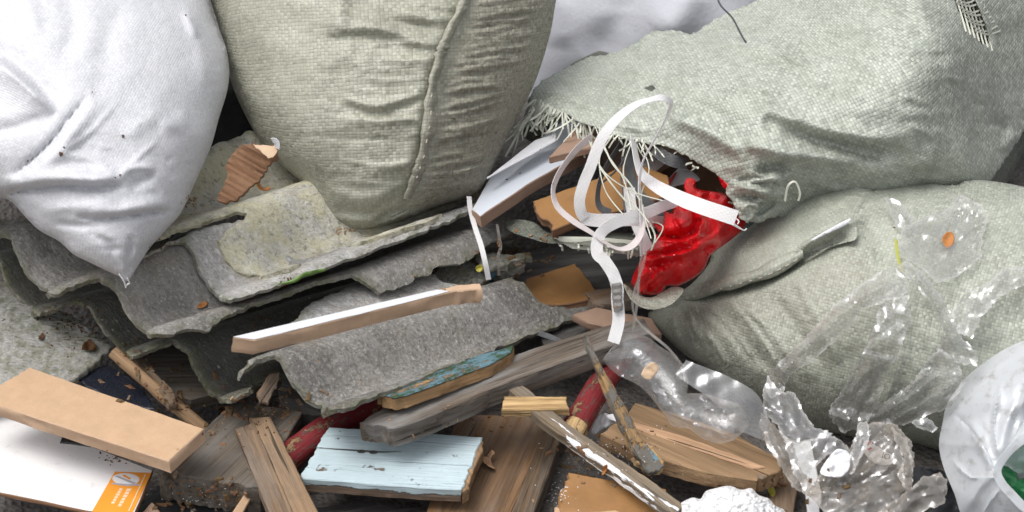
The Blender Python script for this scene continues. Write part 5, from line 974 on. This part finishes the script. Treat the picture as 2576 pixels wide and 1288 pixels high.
strap(r3([(560, 705, 2.36, 55), (490, 810, 2.31, 60), (445, 900, 2.27, 60), (430, 990, 2.255, 55), (445, 1045, 2.25, 40), (495, 1072, 2.25, 30)]), .011, 'thin dark grey strap bending over the brown hardboard offcut', mat=M_STRAP2, n=6)
GC_ = 'thin cords in the mouth of the torn sack'
for p, m_, l_ in (([(600, 735, 2.34), (530, 850, 2.29), (430, 940, 2.26)], M_WIRE, 'dark cord slanting down across the brown hardboard offcut'), ([(555, 790, 2.32), (550, 900, 2.28), (568, 1070, 2.26)], M_WIRE, 'dark cord hanging almost upright in the torn sack mouth'),
                  ([(465, 740, 2.25), (510, 830, 2.23), (590, 920, 2.21), (645, 1010, 2.20)], M_TAPE, 'pale cord crossing inside the tall white strap loop'), ([(440, 840, 2.24), (520, 950, 2.22), (590, 1030, 2.21), (650, 1090, 2.2)], M_TAPE, 'pale cord crossing lower inside the tall white strap loop'), ([(690, 1120, 2.22), (720, 1190, 2.20), (700, 1260, 2.20)], M_TAPE, 'short pale cord by the edge of the red bag')):
    tube('cord', r3(p), .0012, m_, label=l_, cat='cord', group=GC_, sides=6)
rc = np.random.RandomState(77)
for k, (q, l_) in enumerate([([(420, 640), (470, 760), (560, 900), (600, 1060)], 'fine pale strand from the frayed edge down past the hardboard'), ([(600, 720), (560, 860), (600, 1000), (690, 1120)], 'fine pale strand bowing behind the tall white loop'), ([(500, 690), (440, 800), (470, 960), (560, 1080)], 'fine pale strand bending left inside the tall white loop'), ([(640, 720), (690, 850), (650, 1000), (700, 1200)], 'fine pale strand hanging in front of the dark grey strap'), ([(380, 690), (460, 860), (600, 960), (760, 1010)], 'fine pale strand reaching across to the red bag'), ([(610, 1180), (680, 1120), (760, 1140), (720, 1220)], 'fine pale strand curled at the foot of the straps')]):
    tube('cord', r3([(x_, y_, 2.30 - .045 * i_) for i_, (x_, y_) in enumerate(q)]), .0008, M_TAPE, label=l_, cat='cord', group=GC_, sides=5)
for k, p in enumerate(([(672, -20, 2.185, 30), (655, 60, 2.18, 40), (610, 200, 2.175, 30), (612, 290, 2.17, 50), (650, 350, 2.165, 40), (720, 410, 2.16, 20), (790, 470, 2.155, 30), (860, 555, 2.15, 40)], [(655, -30, 2.185, 20), (640, 80, 2.18, 40), (628, 240, 2.175, 20), (606, 380, 2.17, 40)])):
    ribbon('film_string', r7(p), .0034, M_DFILM, n=5, cols=1, label=['long clear plastic string trailing past the sack hem to the crumpled film', 'short clear plastic string hanging beside the steel clasp'][k], cat='string')
strap(c2([(140, 160, 2.33, 20), (150, 260, 2.32, 25), (185, 390, 2.30, 20), (225, 510, 2.285, 10), (258, 640, 2.28, 5), (284, 770, 2.29, 0)]), .0066, 'thin white strap curling down over the corrugated ridge under the seamed sack', n=6)
ribbon('film_string', c2([(345, 365, 2.32, 20), (362, 460, 2.30, 40), (372, 530, 2.29, 20), (356, 600, 2.29, 10), (360, 740, 2.30, 20)]), .0038, M_DFILM, n=5, cols=1, label='thin clear tape hanging beside the thin curled white strap', cat='string')
strap(c2([(655, 1165, 2.30, 30), (700, 1180, 2.29, 20), (790, 1215, 2.28, 40), (875, 1265, 2.28, 60)]), .007, 'stiff grey strap end sticking out under the broken corrugated piece', mat=M_STRAP2, n=4)
tube('black_wire', [(1796, -30, 2.52), (1812, 12, 2.50), (1842, 45, 2.46), (1866, 90, 2.43), (1880, 112, float(TT(1880, 112)) - .002)], .0013, M_WIRE, label='bent black wire poking out of the torn sack top', cat='wire', sides=6)

# ------------------------------------------------------------------ clear films
def on(D, pts): return TPS([(u, v, float(D(u, v)[0]) - o) for u, v, o in pts])
CR = dict(crum=((130, .008),), crease=(.0042, 34), facet=.0001)
pillow('clear_film', r7([(515, 445), (528, 400), (560, 380), (620, 385), (690, 412), (745, 455), (800, 490), (850, 550), (870, 580), (888, 640), (880, 690), (960, 690), (1060, 718), (1140, 740), (1180, 800), (1195, 850), (1160, 890), (1112, 930), (1040, 946), (960, 920), (890, 868), (830, 862), (800, 850), (760, 790), (722, 740), (690, 700), (650, 660), (600, 630), (540, 605), (490, 565), (455, 522), (478, 490)]), M_FILM, 2.155, .035, tilt=(-.00006, -.0002), sp=4.5, pw=.5, smooth_n=1, seed=81, crum=((90, .012),), crease=(.0075, 38), facet=.0001, sharp=24, noise=((60, .002),), label='crumpled twist of clear film lying on the orange brown plank', cat='plastic film')
tf = bpy.data.objects['clear_film']
ribbon('film_tail', r7([(850, 560, 2.15, 20), (900, 590, 2.145, 10), (1000, 640, 2.14, 10), (1090, 695, 2.135, 5), (1165, 755, 2.13, 0), (1190, 830, 2.13, 10), (1170, 890, 2.13, 0)]), lambda x: .022 + .028 * x, M_FILM, n=6, cols=8, crum=.005, seed=82, parent=tf)
shell('cardboard_bit', r7([(650, 595), (670, 560), (700, 535), (730, 545), (735, 575), (700, 620), (665, 615)]), M_CARTONIN, lambda u, v: 2.105 + 0 * u, sp=5, noise=((15, .003),), parent=tf)
FD = on(DL, [(2250, 660, .03), (2000, 820, .03), (1950, 950, .03), (2120, 760, .04), (2100, 900, .03), (2180, 1000, .03), (2300, 700, .03), (2380, 850, .03), (2400, 900, .04), (2300, 1000, .035), (2240, 560, .025), (2450, 560, .025), (2540, 640, .03)])
FL = TPS([(1900, 960, 2.17), (1960, 1000, 2.15), (2060, 1080, 2.12), (2180, 1060, 2.12), (2300, 1040, 2.12), (2000, 1240, 2.09), (2150, 1250, 2.08), (2300, 1200, 2.08), (2250, 1320, 2.06), (2420, 1200, 2.1)])
root = empty('tangled_film', cp(2120, 1280, 2.1), 'large tangle of clear film hanging over the lower green sack', 'plastic film')
def band(px, D, seed, mat=M_FILM, nm='film_band', **kw):
    q = dict(CR); q.update(kw); return shell(nm, px, mat, D, sp=5.5, thick=.0006, smooth_n=1, jag=3.5, seed=seed, noise=((90, .003),), parent=root, **q)
band(r8([(715, 175), (660, 215), (600, 222), (530, 250), (462, 262), (430, 330), (360, 402), (290, 470), (205, 540), (110, 602), (70, 690), (20, 722), (-10, 690), (0, 600), (60, 530), (170, 430), (250, 340), (340, 240), (450, 160), (560, 80), (640, 55), (700, 110)]), FD, 91, S=[(r8([(640, 110), (480, 200), (380, 290), (180, 470), (30, 640)]), 9, .014), (r8([(560, 190), (400, 340), (200, 520)]), 7, -.010)])
band(r8([(0, 600), (60, 680), (130, 685), (175, 770), (232, 862), (330, 888), (300, 915), (230, 930), (150, 942), (80, 925), (50, 850), (-20, 800), (-30, 700)]), FL, 92)
band(r8([(-35, 780), (40, 860), (130, 945), (150, 1050), (205, 1130), (270, 1190), (200, 1205), (130, 1170), (60, 1060), (-10, 940), (-40, 860)]), FL, 93, M_DFILM)
band(r8([(560, 240), (640, 205), (712, 196), (717, 340), (650, 500), (585, 640), (545, 760), (490, 850), (380, 892), (330, 840), (303, 782), (380, 660), (480, 480), (540, 350)]), FD, 94, S=[(r8([(310, 790), (400, 830), (480, 850)]), 12, .012)], crum=((150, .006), (50, .003)))
band(r8([(690, 15), (790, 88), (860, 188), (930, 300), (985, 420), (1058, 492), (1052, 552), (960, 542), (850, 470), (884, 380), (828, 250), (740, 145), (650, 60)]), FD, 95, S=[(r8([(720, 60), (840, 220), (900, 360), (960, 500)]), 8, .014)])
band(r8([(870, 465), (960, 540), (988, 640), (912, 762), (790, 812), (680, 852), (560, 845), (490, 842), (520, 780), (620, 708), (740, 620), (800, 520)]), FD, 96, S=[(r8([(540, 820), (700, 720), (900, 560)]), 8, .014), (r8([(620, 830), (800, 730), (960, 620)]), 7, .012), (r8([(560, 790), (680, 700), (820, 560)]), 5, .010)])
band(r8([(720, 835), (800, 808), (852, 862), (832, 888), (770, 872)]), FL, 97)
band(r8([(470, 850), (560, 832), (645, 850), (722, 930), (735, 1030), (722, 1180), (640, 1285), (560, 1310), (420, 1310), (280, 1290), (200, 1200), (262, 1090), (380, 1030), (430, 930)]), FL, 98, M_DFILM, S=[(r8([(560, 860), (660, 960), (700, 1060), (680, 1200)]), 16, .010), (r8([(470, 880), (450, 1000), (420, 1180)]), 16, .008)], crum=((150, .010),))
band(r8([(620, 860), (700, 930), (728, 1030), (722, 1170), (690, 1180), (650, 1100), (690, 1010), (640, 930)]), lambda u, v: FL(u, v) - .012, 99, M_DFILM)
band(r8([(690, 1190), (780, 1110), (862, 1090), (905, 1130), (890, 1240), (720, 1310), (560, 1310), (600, 1250)]), lambda u, v: FL(u, v) - .01, 100, M_DFILM)
band(r8([(80, 930), (200, 930), (330, 900), (400, 960), (420, 1010), (300, 1000), (220, 1080), (190, 1190), (130, 1100)]), lambda u, v: FL(u, v) - .006, 101)
band(r8([(455, 840), (500, 830), (520, 900), (480, 990), (440, 1080), (400, 1100), (420, 980)]), lambda u, v: FL(u, v) - .012, 102)
band(c4([(950, 560), (1000, 490), (1130, 430), (1280, 370), (1345, 285), (1480, 340), (1530, 430), (1500, 560), (1490, 690), (1400, 770), (1300, 835), (1200, 855), (1080, 745), (960, 685)]), FD, 103, crum=((90, .008), (40, .004)))
band(c4([(1540, 850), (1620, 760), (1780, 750), (1800, 840), (1600, 960), (1490, 1080), (1430, 1210), (1340, 1180), (1300, 1040), (1400, 900)]), FD, 104)
band(c4([(860, 300), (960, 330), (1060, 440), (1040, 520), (940, 500), (900, 400)]), FD, 105, crum=((60, .006), (30, .004)))
GT = on(DL, [(1990, 470, .03), (2060, 440, .03), (2160, 430, .03), (2100, 470, .02)])
shell('film_scrap', c4([(205, 292), (258, 212), (330, 162), (480, 112), (560, 52), (680, 45), (712, 105), (640, 162), (500, 192), (380, 218), (270, 262)]), M_DFILM, GT, sp=5.5, thick=.0006, seed=106, label='dusty clear film scrap on the crest of the lower green sack', cat='plastic film', **CR)
# bits caught in and under the film
board('white_strip', r8([(120, 930), (215, 930), (268, 1180), (290, 1340), (205, 1340), (190, 1190)]), M_PAPER, 2.15, .004, n=tiltn(.05, .3), rough=.0004, seed=107, label='white flat strip running up under the tangled film beside the foam', cat='strip')
shell('white_scrap', r8([(262, 1085), (330, 985), (370, 972), (412, 1000), (408, 1070), (375, 1108), (320, 1112)]), M_PAPER, lambda u, v: FL(u, v) - .02, sp=5, noise=((14, .004),), S=[([(2085, 1178), (2095, 1166)], 6, .008)], label='white plastic scrap caught on the tangled film', cat='plastic scrap')
lab = shell('printed_label', r8([(480, 940), (505, 928), (560, 965), (620, 1000), (640, 1040), (560, 1050), (490, 1000)]), M_PAPER, lambda u, v: FL(u, v) + .03, sp=5, noise=((20, .003),), label='small white printed label seen through the tangled film', cat='label')
text('print_text', 'NOVA', 2191, 1117, float(FL(2200, 1120)) + .021, .011, -18, M_INK, lab)
text('print_text', 'IO', 2216, 1151, float(FL(2216, 1151)) + .021, .010, -18, M_INK, lab)
for p in ([(490, 950), (510, 930), (522, 936), (500, 956)], [(500, 972), (518, 960), (524, 968), (506, 980)]): board('red_mark', r8(p), M_INKR, float(FL(2187, 1120)) + .022, .0004, n=nrm([0, .2, -1]), bev=.00005, parent=lab)
board('black_scrap', r8([(728, 1120), (800, 1085), (845, 1090), (800, 1130), (730, 1155)]), M_DARK, 2.13, .003, n=tiltn(0, .3), seed=108, label='black flat scrap under the lower folds of tangled film', cat='scrap')
shell('film_underlay', r8([(330, 1150), (480, 1080), (740, 1060), (900, 1100), (960, 1330), (300, 1330)]), M_DARK, lambda u, v: FL(u, v) + .045, sp=9, noise=((50, .02),), label='crumpled black plastic under the tangled clear film', cat='plastic sheet')
ribbon('yellow_tape', [(2254, 603, float(FD(2254, 603)) + .008, 30), (2257, 635, float(FD(2257, 635)) + .006, 20), (2262, 660, float(FD(2262, 660)) + .008, 40), (2270, 684, float(FD(2270, 684)) + .01, 30)], .0055, M_YELLOW, label='short yellow tape scrap trapped under the clear film', cat='tape')
# milky bag with its mouth open on green plastic
TB = TPS([(2365, 1110, 2.15), (2480, 890, 2.17), (2600, 820, 2.18), (2800, 780, 2.2), (2450, 1060, 2.09), (2560, 950, 2.08), (2600, 1050, 2.06), (2420, 1270, 2.09), (2508, 1190, 2.045), (2540, 1260, 2.045), (2700, 1000, 2.04), (2640, 1200, 2.04), (2850, 1300, 2.08), (2480, 1360, 2.1)])
mb = shell('milky_bag', [(2362, 1120), (2372, 1060), (2380, 1020), (2402, 985), (2432, 940), (2465, 898), (2510, 872), (2576, 838), (2680, 800), (2820, 780), (2900, 950), (2880, 1080), (2640, 1075), (2585, 1098), (2545, 1128), (2518, 1160), (2506, 1186), (2518, 1216), (2546, 1246), (2582, 1280), (2680, 1330), (2640, 1400), (2500, 1390), (2430, 1320), (2400, 1240), (2375, 1180)], M_FILM2, TB, sp=5, thick=.0008, seed=110, smooth_n=4, crum=((120, .006),), noise=((120, .006),), sharp=30,
      S=[([(2500, 1180), (2470, 1120), (2440, 1060)], 12, .010), ([(2510, 1160), (2540, 1050), (2600, 980)], 16, .012), ([(2506, 1190), (2460, 1230), (2430, 1290)], 12, .008), ([(2440, 980), (2500, 920), (2576, 870)], 14, .006), ([(2508, 1180), (2450, 1090), (2400, 1040)], 7, -.006, 'c'), ([(2512, 1150), (2500, 1060), (2520, 960)], 7, .007, 'c'), ([(2545, 1120), (2590, 1020), (2600, 900)], 7, -.006, 'c'), ([(2505, 1200), (2440, 1200), (2390, 1150)], 7, .006, 'c'), ([(2520, 1225), (2480, 1280), (2470, 1330)], 7, .007, 'c'), ([(2540, 1110), (2560, 1020), (2576, 960)], 9, -.006)], label='milky translucent plastic bag with an open mouth showing green plastic', cat='plastic bag')
ribbon('bag_rim', [(2640, 1074, 2.05, 0), (2588, 1096, 2.043, 0), (2546, 1127, 2.04, 10), (2519, 1160, 2.037, 20), (2508, 1187, 2.035, 10), (2520, 1216, 2.035, 0), (2547, 1246, 2.035, 0), (2584, 1281, 2.035, 0), (2660, 1320, 2.04, 0)], .010, M_FILM2, crum=.001, n=5, parent=mb)
shell('bag_back', [(2370, 1120), (2470, 900), (2680, 810), (2900, 950), (2850, 1350), (2500, 1390), (2400, 1240)], M_FILM2, lambda u, v: TB(u, v) + .16, sp=12, crum=((80, .012),), parent=mb)
pillow('green_plastic', [(2505, 1178), (2530, 1172), (2556, 1186), (2568, 1204), (2610, 1180), (2700, 1160), (2760, 1250), (2640, 1330), (2580, 1290), (2540, 1240)], M_GREEN, 2.12, .03, sp=5, seed=111, crum=((40, .006),), sharp=30, label='bright green glossy plastic inside the milky bag', cat='plastic')
shell('green_film', [(2520, 1150), (2560, 1100), (2640, 1070), (2720, 1100), (2700, 1180), (2600, 1180), (2560, 1190)], m_film('greenish_film', (.75, .88, .80), haze=.4, hazecol=(.55, .66, .60)), lambda u, v: 2.10 + 0 * u, sp=6, seed=112, label='pale greenish film bunched inside the milky bag mouth', cat='plastic film', **CR)

# ------------------------------------------------------------------ cardboard scrap, leaves, crumbs
FL1 = 17 * PX
cb = board('cardboard_scrap', c1([(500, 548), (515, 500), (548, 440), (575, 372), (556, 320), (562, 280), (602, 220), (652, 160), (722, 140), (760, 140), (850, 148), (930, 155), (942, 238), (902, 262), (850, 335), (790, 420), (722, 470), (662, 532), (620, 562), (560, 574), (512, 566)]), M_CARTON, 2.205, .005, n=nrm([-.1, .35, -.93]), gpx=c1([(680, 250), (820, 330)]), rough=.0012, sp=.0028, bev=.0003, warp=.004, groove=lambda p: .0036 * np.sin(p[:, 1] / FL1 * 2 * math.pi + 1.2 * fbm(p[:, 0] / .02, p[:, 1] / .03, 4, 2)) * (.55 + .6 * fbm(p[:, 0] / .03, p[:, 1] / .03, 9, 2)), seed=120, sharp=50, label='torn brown corrugated cardboard scrap standing between the white and seamed sacks', cat='cardboard')
board('paper_liner', c1([(758, 142), (850, 150), (930, 157), (940, 190), (905, 235), (870, 245), (820, 200)]), M_CARTONIN, 2.198, .0012, n=nrm([-.1, .35, -.93]), rough=.001, sp=.003, bev=.0002, warp=.002, parent=cb)
ribbon('liner_curl', c1([(935, 170, 2.195, 20), (938, 140, 2.19, 30), (925, 118, 2.188, 40), (900, 114, 2.19, 50)]), .008, M_PAPER, parent=cb, n=4)
tube('twig', c1([(790, 420, 2.21), (810, 460, 2.215), (850, 475, 2.215), (885, 462, 2.215)]), .0022, M_LEAFO, label='curled orange brown leaf stalk under the cardboard scrap', cat='leaf stalk', sides=5)

bpy.context.view_layer.update(); DG_ = bpy.context.evaluated_depsgraph_get()
def hit(u, v):
    p = cw(cp(u, v, 1.0)); d = Vector(p - CAM).normalized(); ok, loc, no, *_ = SC.ray_cast(DG_, Vector(CAM), d)
    if not ok: return None
    if no.dot(d) > 0: no = -no
    global HIT; HIT = _[1].name
    return np.array(loc), np.array(no)
def leaf(name, px, mat, label, cat='leaf', bend=.003, lift=.0015, up=0, seed=1):
    px = np.array(px, float); c = px.mean(0); h = hit(*c)
    p = wc(h[0]); n = nrm(nrm(h[1] @ MX.T) + up * np.array([0, 0, -1.0])); p = p + n * lift
    P, T = fill(smooth_poly(px, True, 4), max(2.0, np.ptp(px, 0).max() / 14), seed=seed); r_ = cp(P[:, 0], P[:, 1], 1.0); Q = r_ * ((p @ n) / (r_ @ n))[:, None]
    ax = nrm(Q.mean(0) - Q[0]); ac = np.cross(n, ax); y = (Q - Q.mean(0)) @ ac; x = (Q - Q.mean(0)) @ ax; k = np.abs(y).max() + 1e-6
    Q = Q + n * (bend * (np.abs(y) / k) + bend * .8 * fbm(x / .008, y / .008, seed, 2))[:, None]
    V, F = solid(Q, Q + n * -.0004, T); return build(name, V, F, mat, np.vstack([Q, Q]), label=label, cat=cat, sharp=None)
leaf('leaf', c1([(935, 1168), (1000, 1166), (1060, 1152), (1130, 1122), (1230, 1090), (1298, 1066), (1280, 1054), (1220, 1060), (1150, 1076), (1080, 1118), (1010, 1150)]), M_LEAFG, 'long narrow green leaf on the grey corrugated ridge', bend=.003, lift=.012, up=1.2)
leaf('leaf', c1([(960, 1190), (985, 1178), (1018, 1178), (1010, 1195), (985, 1206)]), M_LEAFO, 'small orange red leaf bit next to the long green leaf', up=.5)
leaf('leaf', c2([(188, 695), (196, 670), (222, 658), (240, 668), (238, 695), (212, 712)]), M_LEAFY, 'round yellow leaf by the thin curled strap', up=.7, lift=.004)
leaf('leaf', [(496, 774), (500, 766), (514, 760), (521, 763), (518, 771), (506, 777)], M_LEAFO, 'small orange leaf lying alone on the grey corrugated sheet')
leaf('leaf', [(1212, 1158), (1220, 1150), (1236, 1146), (1244, 1152), (1234, 1160), (1246, 1180), (1240, 1188), (1226, 1180), (1216, 1170)], M_LEAFD, 'dry curled tan leaf on the wide worn brown plank', bend=.009, lift=.005, up=.3, seed=4)
leaf('leaf', r8([(-2, 1165), (12, 1160), (32, 1175), (36, 1200), (22, 1215), (4, 1200)]), M_LEAFY, 'yellow leaf lying between the split plank and foam', up=.5)
leaf('leaf', c4([(1236, 575), (1255, 540), (1290, 530), (1312, 560), (1308, 605), (1280, 635), (1250, 625)]), M_LEAFO, 'round orange leaf caught on the clear film', lift=.004, up=1)
leaf('leaf', [(205, 880), (222, 862), (238, 868), (242, 882), (228, 890)], M_LEAFB, 'crumpled brown leaf on the dimpled sheet', bend=.008, lift=.003)
leaf('leaf', [(96, 852), (106, 840), (112, 846), (104, 858)], M_LEAFB, 'little dark leaf bit upper on the dimpled sheet', bend=.004, lift=.002)
def crumbs(name, areas, mat, seed, size=(2, 5)):
    rr = np.random.RandomState(seed); V = []; F = []
    for (u0, v0, u1, v1, n) in areas:
        for _ in range(n):
            u = rr.normal((u0 + u1) / 2, (u1 - u0) / 3.4); v = rr.normal((v0 + v1) / 2, (v1 - v0) / 3.4); h = hit(u, v)
            if h is None or (HIT.split('.')[0] in ('fibreboard_plank', 'white_flaked_stick', 'orange_label', 'blue_board', 'white_edged_strip', 'film_band', 'clear_film', 'red_bag', 'print_letter', 'print_line') and rr.rand() < .88): continue
            p, no = h; t = nrm(np.cross(no, rr.normal(size=3))); b_ = np.cross(no, t); s_ = rr.uniform(*size) * PX * .6; a_ = s_ * rr.uniform(1, 2.6); k = len(V)
            for z, q in ((.0, 1), (s_ * rr.uniform(.3, .9), .7)):
                for x, y in ((-1, -1), (1, -1), (1.2, 1), (-.8, 1)): V.append(p + no * (z + .0002) + t * x * a_ * q * rr.uniform(.6, 1.1) + b_ * y * s_ * q * rr.uniform(.6, 1.1))
            F += [(k, k + 3, k + 2, k + 1), (k + 4, k + 5, k + 6, k + 7)] + [(k + i, k + (i + 1) % 4, k + 4 + (i + 1) % 4, k + 4 + i) for i in range(4)]
    return build(name, V, F, mat, V, cam=False, kind='stuff', smooth=False)
o = crumbs('leaf_crumbs', [(60, 760, 260, 860, 60), (190, 780, 260, 850, 30), (300, 860, 360, 900, 16), (370, 950, 480, 1040, 40), (420, 990, 480, 1030, 20), (640, 1000, 760, 1080, 40), (460, 1080, 600, 1140, 16), (380, 600, 440, 640, 20), (600, 780, 700, 830, 14), (690, 700, 760, 720, 10), (1100, 1030, 1300, 1100, 20), (1400, 1080, 1660, 1200, 60), (230, 1125, 330, 1165, 40), (2290, 575, 2370, 640, 16), (1240, 590, 1290, 640, 14), (1200, 320, 1390, 480, 10)], M_LEAFB, 5, (1.5, 4.5)); o['label'] = 'brown leaf crumbs and dirt scattered over boards and sheets'
o = crumbs('wood_chips', [(460, 492, 496, 518, 14), (835, 572, 885, 590, 18), (640, 1010, 720, 1060, 8), (1400, 1090, 1640, 1200, 30), (1000, 640, 1200, 720, 6), (380, 980, 1700, 1290, 35), (480, 980, 760, 1080, 20), (1180, 590, 1420, 680, 12)], M_CHIP, 6, (2.2, 5))
for sd_, m_ in ((8, M_POST), (9, M_GREYBEAM), (10, M_CARTON)): o = crumbs('wood_splinters', [(480, 970, 760, 1100, 12), (390, 1210, 640, 1288, 16), (1200, 590, 1420, 690, 9), (1390, 1080, 1520, 1200, 14), (560, 960, 800, 1040, 8), (280, 880, 460, 1010, 9), (1900, 1150, 2100, 1280, 8)], m_, sd_, (5, 11)); o['label'] = 'broken splinters and scraps filling the gaps between boards'; o['label'] = 'pale splinters and bark chips lying on the sheets and soil'
o = crumbs('pale_grit', [(1400, 1080, 1660, 1220, 110), (1380, 1200, 1440, 1288, 50), (380, 1220, 620, 1288, 40)], M_PAPER, 7, (.8, 2.2)); o['label'] = 'pale grit scattered on the grey soil'
shell('crumpled_paper', r7([(400, 880), (440, 800), (470, 790), (520, 810), (545, 800), (540, 840), (500, 850), (440, 880), (420, 895)]), M_PAPER, lambda u, v: 2.225 + 0 * u, sp=4, crum=((18, .008),), seed=130, label='crumpled whitish paper beside the red rod end', cat='paper')
board('white_chip', r7([(470, 800), (550, 780), (560, 800), (540, 830), (500, 815)]), M_PAPER, 2.215, .004, rough=.001, seed=131, label='white flat chip beside the broken stick', cat='scrap')
tube('twig', r7([(278, 900, 2.2), (285, 960, 2.195), (310, 995, 2.195), (365, 1005, 2.195)]), .0016, M_LEAFB, label='thin brown curved twig on the grey soil', cat='twig', sides=5)
leaf('wood_chip', r7([(455, 1085), (470, 1050), (485, 1045), (480, 1075), (465, 1095)]), M_LEAFO, 'small orange brown bark chip on the grey soil', cat='bark chip')
board('wood_splinter', r7([(160, 560), (225, 500), (240, 505), (185, 568)]), M_POST, 2.215, .006, n=tiltn(0, .2), rough=.0015, seed=132, label='loose grey splinter on top of the long grey beam', cat='splinter')
board('bark_curl', [(650, 985), (680, 940), (706, 935), (700, 960), (676, 1015), (655, 1012)], M_POST, 2.20, .01, n=nrm([.3, .3, -.9]), rough=.002, seed=133, label='curled bark strip hanging under the broken corrugated piece', cat='bark')
